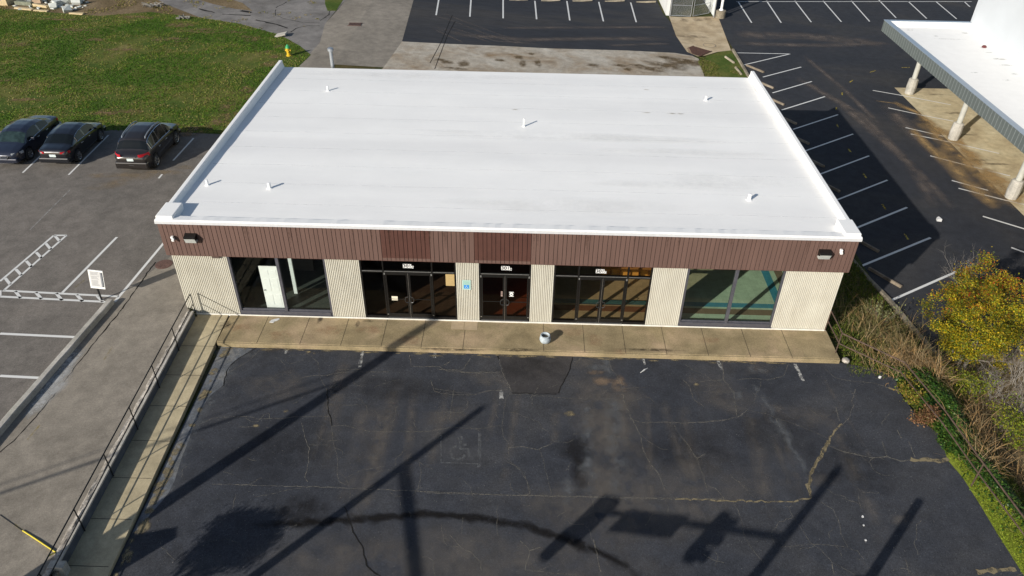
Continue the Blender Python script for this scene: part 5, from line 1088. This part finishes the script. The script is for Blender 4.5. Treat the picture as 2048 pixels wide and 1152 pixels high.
# ---------------------------------------------------------------- vegetation
random.seed(77)
def blades(mb, x, y, z, n, hgt, wd, cols, lean=.5):
    for _ in range(n):
        a = random.uniform(0, 6.28); c = random.choice(cols); k = random.uniform(.7, 1.25); c = tuple(v*k for v in c)+(1,)
        ox, oy = random.gauss(0, .03), random.gauss(0, .03); hh = hgt*random.uniform(.5, 1.3); dx, dy = cos(a)*wd, sin(a)*wd; lx, ly = random.gauss(0, lean)*hh, random.gauss(0, lean)*hh
        mb.add([(x+ox-dx, y+oy-dy, z), (x+ox+dx, y+oy+dy, z), (x+ox+lx, y+oy+ly, z+hh)], [(0, 1, 2)], c)
M_grass = leafmat('grass_blades', .8, .25)
def inpoly(x, y, P):
    r = False; j = len(P)-1
    for i in range(len(P)):
        if (P[i][1] > y) != (P[j][1] > y) and x < (P[j][0]-P[i][0])*(y-P[i][1])/(P[j][1]-P[i][1])+P[i][0]: r = not r
        j = i
    return r
lawnP = [(-40, 16.5), (-8, 16.2), (-2.4, 16.3)]+L([(600, 131), (620, 110), (598, 92), (560, 70), (480, 48), (400, 35), (300, 26), (200, 33), (100, 27), (0, 20)])+[(-40, 40)]
mb = MB(); cols = [(.045,.12,.008), (.08,.17,.012), (.13,.21,.022), (.21,.21,.045), (.30,.25,.10)]; k = 0
while k < 36000:
    x = random.uniform(-31, -1.8); y = random.uniform(16.4, 40)
    if not inpoly(x, y, lawnP): continue
    if x < -17.5-(y-16)*.62: k += 1; continue
    d = mnoise.fractal(Vector((x*.22, y*.22, 0)), 1, 2, 5)+.5*mnoise.noise(Vector((x*1.2, y*1.2, 5)))
    if d > .42 and random.random() < .8: k += 1; continue
    dry = .25*(y-33)/7 if y > 33 else (.3*(1-abs(y-17.5)/2) if y < 19 else 0); d += dry; cs = cols[:2] if d < -.22 else (cols[:3] if d < -.05 else (cols[1:4] if d < .15 else cols[2:]))
    blades(mb, x, y, .31, 3, .065, .028, cs, .7); k += 1
for _ in range(5000):
    x, y = PH(random.uniform(-20, 640), random.uniform(-10, 60)); 
    if inpoly(x, y, lawnP) or mnoise.noise(Vector((x*.5, y*.5, 2))) < .05 or (x > -14 and not (mnoise.noise(Vector((x*.9, y*.9, 8))) > .28)): continue
    blades(mb, x, y, .31, 3, .08, .035, [(.15,.17,.03), (.25,.21,.07), (.34,.26,.12)], .7)
mb.build('lawn_grass', M_grass, colors=True, kind='stuff', label='green lawn grass behind the parked cars', cat='grass')
# verge
def edge_x(y): return 28.0 if y > -3.6 else (28.0+(-3.6-y)*.16 if y > -6.4 else 28.45+(-6.4-y)*.055)
vcols = [(.06,.10,.012), (.09,.13,.015), (.14,.17,.02), (.16,.14,.05)]
mb = MB()
for _ in range(21000):
    y = random.uniform(-13, 12) if _ < 13500 else random.uniform(-13, -6); x = random.uniform(26.2, 31.) if y > -1.9 else random.uniform(edge_x(y)+.02, edge_x(y)+2.6)
    if -2.6 < y < -1.7: x = random.uniform(26.3, 31)
    if y < -1.8 and x < 27.9 and y < -2.5: continue
    if x > 30.1+max(0, (8-y))*.1 and y > -2: continue
    near = x < edge_x(y)+.3+max(0, -6.2-y)*.36 and y < -5.2
    blades(mb, x, y, hg(x, y), 3, .10 if near else .14, .02, [(.22,.29,.02), (.28,.32,.04), (.16,.22,.02)] if near else vcols, .6)
mb.build('verge_grass', M_grass, colors=True, kind='stuff', label='grass on the bank between the shop and the right car park', cat='grass')
mb = MB()
for _ in range(3500):
    x = random.uniform(27.3, 30.7); y = random.uniform(31, 36.8)
    if mnoise.noise(Vector((x*.7, y*.7, 0))) > .15-(x-28)*.25: continue
    blades(mb, x, y, hz(x, y)+.016, 2, .08, .03, [(.10,.13,.02), (.14,.15,.03), (.2,.17,.07)], .6)
mb.build('rear_grass', M_grass, colors=True, kind='stuff', label='sparse grass patch beside the concrete apron', cat='grass')
# bright strip at the lower right
M_lime = grassground('lime_turf', [(.12,.14,.02), (.17,.21,.025), (.22,.25,.04), (.30,.25,.12)])
sheet('grass_strip', [(28.02, -4.6), (28.24, -6.4), (28.43, -7.16), (28.51, -8.25), (28.55, -9.17), (28.66, -10.7), (28.85, -13.5), (30.9, -13.5), (30.4, -11), (29.75, -9.6), (29.25, -8.2), (28.8, -7), (28.5, -5.8)], .05, M_lime, hg, kind='structure', grid=.5)
# ivy
M_ivy = leafmat('ivy_leaf', .35, .15)
mb = MB(); n_ = 0
while n_ < 24000:
    y = random.uniform(-12.6, -1.9); t = (-2-y)/10
    c = 29.1 + .16*max(0, -6-y) + (-.35 if y > -3 else 0); wdt = .95
    x = random.gauss(c, wdt*.55)
    if abs(x-c) > wdt or x < edge_x(y)-.12: continue
    if mnoise.noise(Vector((x*.8, y*.8, 4))) > .22+.25*(y > -8): n_ += 1; continue
    if y < -6.2 and x < edge_x(y)+.12+(-6.2-y)*.36 and random.random() < .95: n_ += 1; continue
    hgt = .12+.3*max(0, mnoise.noise(Vector((x*1.3, y*1.3, 9)))+.5)*max(0, 1-abs(x-c)/wdt*.9); z = hg(x, y)+hgt*random.uniform(.3, 1); s = random.uniform(.03, .055)
    u = Vector((random.gauss(0, 1), random.gauss(0, 1), random.gauss(0, .35))).normalized(); v = u.cross(Vector((random.gauss(0, .45), random.gauss(0, .45), 1))).normalized()
    p = Vector((x, y, z)); g = random.uniform(.6, 1.5); col = random.choice([(.02,.055,.01), (.032,.08,.012), (.05,.10,.016), (.075,.12,.02)]); mb.add([p-u*s, p-v*s*.8, p+u*s*1.1, p+v*s*.8], [(0, 1, 2, 3)], tuple(q_*g for q_ in col)+(1,)); n_ += 1
mb.build('ivy', M_ivy, colors=True, kind='stuff', label='dark green ivy bank along the right edge of the front car park', cat='ivy')
# dry stalks
M_dry = leafmat('dry_stalk', .8, .2)
def stalk(mb, x, y, z, hh, lx, ly, wd, col, seg=5, droop=.4):
    pts = []; a = random.uniform(0, 6.28)
    for i in range(seg+1):
        t = i/seg; pts.append(Vector((x+lx*t**1.5*hh+.03*sin(t*6+a), y+ly*t**1.5*hh+.03*cos(t*5+a), z+hh*(t-droop*t*t))))
    vs = []; n = Vector((random.gauss(0, 1), random.gauss(0, 1), 0)).normalized()
    for i, p in enumerate(pts):
        ww = wd*(1-.75*i/seg); vs += [p-n*ww, p+n*ww]
    mb.add(vs, [(2*i, 2*i+1, 2*i+3, 2*i+2) for i in range(seg)], col)
    return pts
mb = MB(); dc = [(.36,.22,.09), (.46,.30,.14), (.30,.19,.09), (.40,.30,.17), (.22,.17,.09)]; random.seed(31)
cl = [(random.uniform(28.4, 31.8), random.uniform(-12.5, 2.5)) for _ in range(90)]+[(random.uniform(27.2, 30.3), random.uniform(-2.4, 2.2)) for _ in range(26)]
cl = [(x, y) for x, y in cl if x > 28.7-(.0 if y < -2.5 else 1.6)+(.7 if y < -4.5 else 0)+(.5 if y < -8 else 0) and not (y > .5 and x > 30.8)]
for cx, cy in cl:
    green = cy > -1
    for _ in range(58):
        x, y = random.gauss(cx, .32), random.gauss(cy, .32); k = random.uniform(.7, 1.2); c = random.choice([(.20,.18,.07), (.26,.22,.09), (.14,.15,.04)] if green and random.random() < .7 else dc)
        stalk(mb, x, y, hg(x, y), random.uniform(.35, 1.15), random.gauss(-.15, .55), random.gauss(.1, .55), random.uniform(.006, .014), tuple(v*k for v in c)+(1,), 5, random.uniform(.1, .6))
mb.build('dry_weeds', M_dry, colors=True, kind='stuff', label='tangle of dry tan weed stalks covering the bank above the ivy', cat='weeds')
mb = MB(); random.seed(32)
for _ in range(5200):                               # leaf litter and low weeds over the far side of the bank
    x = random.uniform(29, 37); y = random.uniform(-13, 3)
    if y > 3.5-(x-30.5)*.5 and x > 31: continue
    z = hg(x, y); k = random.uniform(.6, 1.3); c = random.choice([(.18,.13,.07), (.24,.18,.10), (.12,.12,.05), (.30,.24,.15), (.10,.13,.03)]); s = random.uniform(.02, .05)
    if random.random() < .5: stalk(mb, x, y, z, random.uniform(.15, .6), random.gauss(0, .8), random.gauss(0, .8), .006, tuple(v*k for v in c)+(1,), 3)
    else: u = Vector((random.gauss(0, 1), random.gauss(0, 1), .2)).normalized()*s; v = Vector((-u.y, u.x, random.gauss(0, .3)*s)); p = Vector((x, y, z+.03)); mb.add([p-u, p-v, p+u, p+v], [(0, 1, 2, 3)], tuple(q_*k for q_ in c)+(1,))
mb.build('leaf_litter', M_dry, colors=True, kind='stuff', label='brown leaf litter and low weeds at the right edge', cat='leaf litter')
sheet('thicket_ground', [(31.4, -14), (31.15, -6), (31.4, -1), (32.2, 1.5), (34, 1.6), (40, -1), (42.5, -6), (43, -14)], .02, M_dirt, kind='structure', grid=2)

def leaf(mb, p, s, col, flat=.6):
    u = Vector((random.gauss(0, 1), random.gauss(0, 1), random.gauss(0, flat))).normalized(); w_ = Vector((random.gauss(0, .6), random.gauss(0, .6), 1)); v = u.cross(w_).normalized()
    mb.add([p-u*s, p-v*s*.6, p+u*s, p+v*s*.6], [(0, 1, 2, 3)], col)
M_bark = plain('bark', (.16, .14, .12), .9, 0, .3, 8); M_twig = plain('gray_twig', (.22, .20, .175), .85, 0, .3, 8); M_leaf = leafmat('autumn_leaf', .55, .4)
def branch(mb, p, d, ln, r, dep, ends, spread=.6, gn=0):
    seg = 4; pts = [p]; dd = d.copy()
    for i in range(seg):
        dd = (dd+Vector((random.gauss(0, .13), random.gauss(0, .13), random.gauss(.02, .08)))).normalized(); pts.append(pts[-1]+dd*ln/seg)
    mb.tube(pts, [r*(1-.45*i/seg) for i in range(seg+1)], 6 if r > .02 else 4, False)
    if dep == 0: ends.append(pts[-1]); return
    for k in range(random.randint(2, 4)):
        q_ = pts[random.randint(2, seg)]; nd = (dd+Vector((random.gauss(0, spread), random.gauss(0, spread), random.gauss(.05, spread*.5)))).normalized(); branch(mb, q_, nd, ln*random.uniform(.55, .8), r*.55, dep-1, ends, spread, gn)
    if dep <= 2: ends.append(pts[-1])
def autumn_tree():
    random.seed(9)
    e = empty('autumn_tree', (31.9, -.3, hg(31.9, -.3)), label='bushy autumn tree with yellow green leaves turning orange at its top', cat='tree')
    ex = Vector(e.location); ends = []; mb = MB()
    for k in range(4):
        branch(mb, Vector((random.uniform(-.15, .15), random.uniform(-.15, .15), -.1)), Vector((random.gauss(0, .3), random.gauss(0, .3), 1)).normalized(), 1.5, .07, 3, ends)
    mb.build('trunk', M_bark, e)
    mb = MB(); ctr = Vector((31.95, -.15, 1.05))-ex; R = Vector((2.0, 2.0, 2.3)); cl = []
    tries = 0
    while len(cl) < 185 and tries < 9000:
        tries += 1; u = Vector((random.uniform(-1, 1), random.uniform(-1, 1), random.uniform(-.8, 1)))
        if u.length > 1 or u.length < .45: continue
        lump = .92+.5*mnoise.noise(u*2.2+Vector((3, 1, 7)))
        p = ctr+Vector((u.x*R.x, u.y*R.y, u.z*R.z))*lump
        if any((p-c).length < .27 for c in cl): continue
        cl.append(p)
    for p in cl:
        rr = random.uniform(.17, .36); up = (p.z-ctr.z)/R.z; right = (p.x-ctr.x)/R.x; back = (p.y-ctr.y)/R.y
        orange = max(0, min(.9, .5*up+.5*back+.15*right+.0+random.gauss(0, .22))); tone = random.choice([.55, .8, 1., 1.15, 1.3])*random.uniform(.9, 1.1)
        nl = int(330*(rr/.33)**2)
        for _ in range(nl):
            q_ = p+Vector((random.gauss(0, rr*.55), random.gauss(0, rr*.55), random.gauss(0, rr*.38)))
            if random.random() < orange*.8: c = random.choice([(.55,.15,.02), (.58,.25,.02), (.42,.18,.03), (.48,.07,.02)]) if random.random() < .55 else (.38,.26,.03)
            else: c = random.choice([(.48,.37,.02), (.30,.31,.02), (.55,.39,.02), (.17,.23,.02), (.09,.13,.02), (.38,.30,.02)])
            k = .84*tone*random.uniform(.7, 1.2); leaf(mb, q_, random.uniform(.02, .05), tuple(v*k for v in c)+(1,))
    mb.build('crown', M_leaf, e, colors=True)
autumn_tree()
def bare_shrub(px, z, label, n, ln, seed, lx=0, leaves=0, col=None):
    random.seed(seed); P = PZ(px[0], px[1], z); e = empty('bare_shrub' if not leaves else 'leafy_shrub', (P.x, P.y, hg(P.x, P.y)-.05), label=label, cat='shrub'); mb = MB(); ends = []
    for k in range(n): branch(mb, Vector((random.gauss(0, .15), random.gauss(0, .15), 0)), Vector((random.gauss(lx, .5), random.gauss(0, .5), 1)).normalized(), ln, .0115, 3, ends, .5)
    mb.build('branches', M_twig if not leaves else M_bark, e)
    if leaves:
        mb = MB()
        for q_ in ends:
            for _ in range(leaves):
                k = random.uniform(.6, 1.3); c = random.choice(col); leaf(mb, q_+Vector((random.gauss(0, .1), random.gauss(0, .1), random.gauss(0, .07))), random.uniform(.025, .05), tuple(v*k for v in c)+(1,))
        mb.build('leaves', M_leaf, e, colors=True)
bare_shrub((1925, 565), -1.5, 'bare gray twigs sticking out left of the autumn tree top', 5, 1.05, 1, -.5)
bare_shrub((2040, 600), -1.5, 'bare gray branches behind the right side of the autumn tree', 5, 1.2, 2, .2)
bare_shrub((2035, 765), -1.6, 'large gray leafless shrub at the right edge below the autumn tree', 12, 1.1, 3)
bare_shrub((1985, 800), -1.6, 'small gray leafless shrub between the autumn tree and the yellow shrub', 10, .8, 4)
bare_shrub((2045, 840), -1.6, 'gray leafless shrub at the right edge above the dry weeds', 12, 1.0, 5)
YG = [(.26,.30,.02), (.18,.24,.02), (.34,.32,.03), (.12,.17,.02)]
bare_shrub((1945, 800), -1.4, 'sprawling yellow green shrub below the autumn tree', 8, .8, 6, 0, 9, YG)
bare_shrub((2000, 870), -1.5, 'loose yellow green shrub lower down among the weeds at right', 7, .75, 7, 0, 7, YG)
bare_shrub((1822, 805), -.3, 'low yellow green shrub leaning over the edge of the front car park', 5, .35, 8, -.6, 6, [(.24,.24,.03), (.16,.2,.02), (.3,.2,.04)])
bare_shrub((1852, 848), -.35, 'low rust brown weed clump at the edge of the front car park', 6, .3, 10, -.2, 7, [(.26,.12,.06), (.32,.18,.09), (.2,.14,.05)])
bare_shrub((1775, 655), -1.3, 'thin pale sapling standing by the old kerb at right', 3, .7, 12, 0, 2, [(.3,.32,.14)])

# ---------------------------------------------------------------- street side poles, signals and tree (they stand below the frame and throw the long shadows)
def sh(px, hgt):                                    # where a thing of this height stands if its shadow falls here
    x, y = PH(px[0], px[1], hf); L_ = hgt/math.tan(EL); return Vector((x-SD.x*L_, y-SD.y*L_, hf(x, y)+hgt))
M_pole = plain('pole_wood', (.12, .09, .06), .9, 0, .3, 4)
d0 = 8.0; b0 = PH(275, 1062, hf); bx, by = b0[0]-SD.x*d0, b0[1]-SD.y*d0
up = empty('utility_pole', (bx, by, -.5), label='wooden utility pole below the frame, its long thick shadow reaching the glass doors', cat='utility pole')
mb = MB(); mb.tube([(0, 0, 0), (-1.15, .1, 10.4)], [.25, .19], 14); mb.build('pole', M_pole, up)
mb = MB(); mb.tube([(-.85, .1, 7.9), (-16, -8.2, 7.2)], .05, 6); mb.tube([(-.95, .1, 8.6), (-16, -8.6, 8.2)], .02, 6); mb.build('cable', M_steel, up)
mb = MB(); mb.obox((.35, -.2, 3.0), (.75, .2, 0), (-.05, .2, 0), (.12, 0, .62)); mb.build('mounted_cabinet', M_galv, up)
def dirn(a, b): return Vector((b[0]-a[0], b[1]-a[1], 0))
jn_ = sh((1560, 1087), 6.0); tip = PH(1672, 950, hf); j0 = PH(1560, 1087, hf); ext = math.dist(j0, tip)*math.tan(EL)
sp = empty('signal_mast', (jn_.x, jn_.y, -.6), label='traffic signal mast below the frame, its arm and signals shadowed on the car park', cat='traffic signal')
mb = MB(); mb.tube([(0, 0, 0), (0, 0, 6.4+ext)], [.17, .13], 14); mb.build('pole', M_galv, sp)
ae = sh((1165, 1040), 6.0); A = Vector((ae.x-jn_.x, ae.y-jn_.y, 6.3)); mb = MB(); mb.tube([(0, 0, 6.3), A*1.02], [.09, .06], 12); mb.build('arm', M_galv, sp)
ud = Vector((A.x, A.y, 0)).normalized()
def head(px, face, nm, hh=.62, wd=.32, parent=sp, z0=6.15, par=jn_):
    c = sh(px, 5.8); p = Vector((c.x-par.x, c.y-par.y, z0)); mb = MB(); n_ = Vector((-face.y, face.x, 0)); mb.obox(p, face*wd, n_*.14, Vector((0, 0, hh))); mb.build(nm, M_steel, parent)
    for k in (-1, 0, 1): mb = MB(); mb.tube([p+Vector((0, 0, k*.36))-n_*.14, p+Vector((0, 0, k*.36))-n_*.42], .13, 10); mb.build('visor', M_steel, parent)
dv = lambda a: Vector((cos(radians(a)), sin(radians(a)), 0))
head((1178, 1042), dv(-15), 'signal_head', .36, .27)
c = sh((1108, 1096), 5.1); p = Vector((c.x-jn_.x, c.y-jn_.y, 5.35)); mb = MB(); mb.tube([p-Vector((0, 0, .3)), p+Vector((0, 0, .28))], [.17, .2], 10); mb.tube([p+Vector((0, 0, .28)), p+Vector((0, 0, .62))], .05, 8); mb.build('lower_signal_body', M_steel, sp); head((1400, 1090), dv(70), 'signal_head', .5, .16)  # unseen lower signal body, shaped to cast the round lobe of shadow
c = sh((1288, 1058), 6.0); p = Vector((c.x-jn_.x, c.y-jn_.y, 6.3)); mb = MB(); mb.obox(p, ud*.95, Vector((-ud.y, ud.x, 0))*.02, Vector((0, 0, .26))); mb.build('street_sign', plain('street_green', (.02, .2, .08), .5), sp)
j2 = sh((796, 940), 6.0); t2 = PH(950, 815, hf); e2 = math.dist(PH(796, 940, hf), t2)*math.tan(EL)
s2 = empty('signal_mast', (j2.x, j2.y, -.6), label='second signal mast below the frame, throwing the forked shadow across the middle', cat='traffic signal')
mb = MB(); mb.tube([(0, 0, 0), (0, 0, 6.4+e2)], [.17, .12], 14); mb.build('pole', M_galv, s2)
k2 = PH(796, 1152, hf); k1 = PH(796, 940, hf); dd = dirn(k1, k2).normalized(); mb = MB(); mb.tube([(0, 0, 6.35), tuple(dd*9+Vector((0, 0, 6.5)))], [.12, .10], 12); mb.build('arm', M_galv, s2)
p3 = sh((1840, 1000), 5.2); s3 = empty('signal_post', (p3.x, p3.y, -.6), label='short signal post below the frame, its shadow at the lower right', cat='signal post')
mb = MB(); mb.tube([(0, 0, 0), (0, 0, 5.4)], [.16, .13], 12); mb.build('post', M_galv, s3)
mb = MB(); mb.obox((0, 0, 3.0), (.3, 0, 0), (0, .2, 0), (0, 0, .55)); mb.build('signal_head', M_steel, s3)
def street_tree():
    random.seed(19); c = sh((450, 1092), 3.3); e = empty('street_tree', (c.x, c.y, -.5), label='leafy street tree below the frame, its round ragged shadow at the lower left', cat='tree'); ends = []
    mb = MB(); mb.tube([(0, 0, 0), (0, 0, 2.6)], [.1, .08], 10)
    for k in range(5): branch(mb, Vector((0, 0, 2.3)), Vector((random.gauss(0, .6), random.gauss(0, .6), 1)).normalized(), .9, .05, 2, ends)
    mb.build('trunk', M_bark, e); mb = MB()
    for k in range(120):
        u = Vector((random.uniform(-1, 1), random.uniform(-1, 1), random.uniform(-1, 1)))
        if u.length > 1: continue
        p = Vector((0, 0, 3.5))+Vector((u.x*.95, u.y*.85, u.z*.27))
        for _ in range(260): leaf(mb, p+Vector((random.gauss(0, .17), random.gauss(0, .17), random.gauss(0, .14))), .05, (.06,.10,.02,1))
    mb.build('crown', M_leaf, e, colors=True)
street_tree()
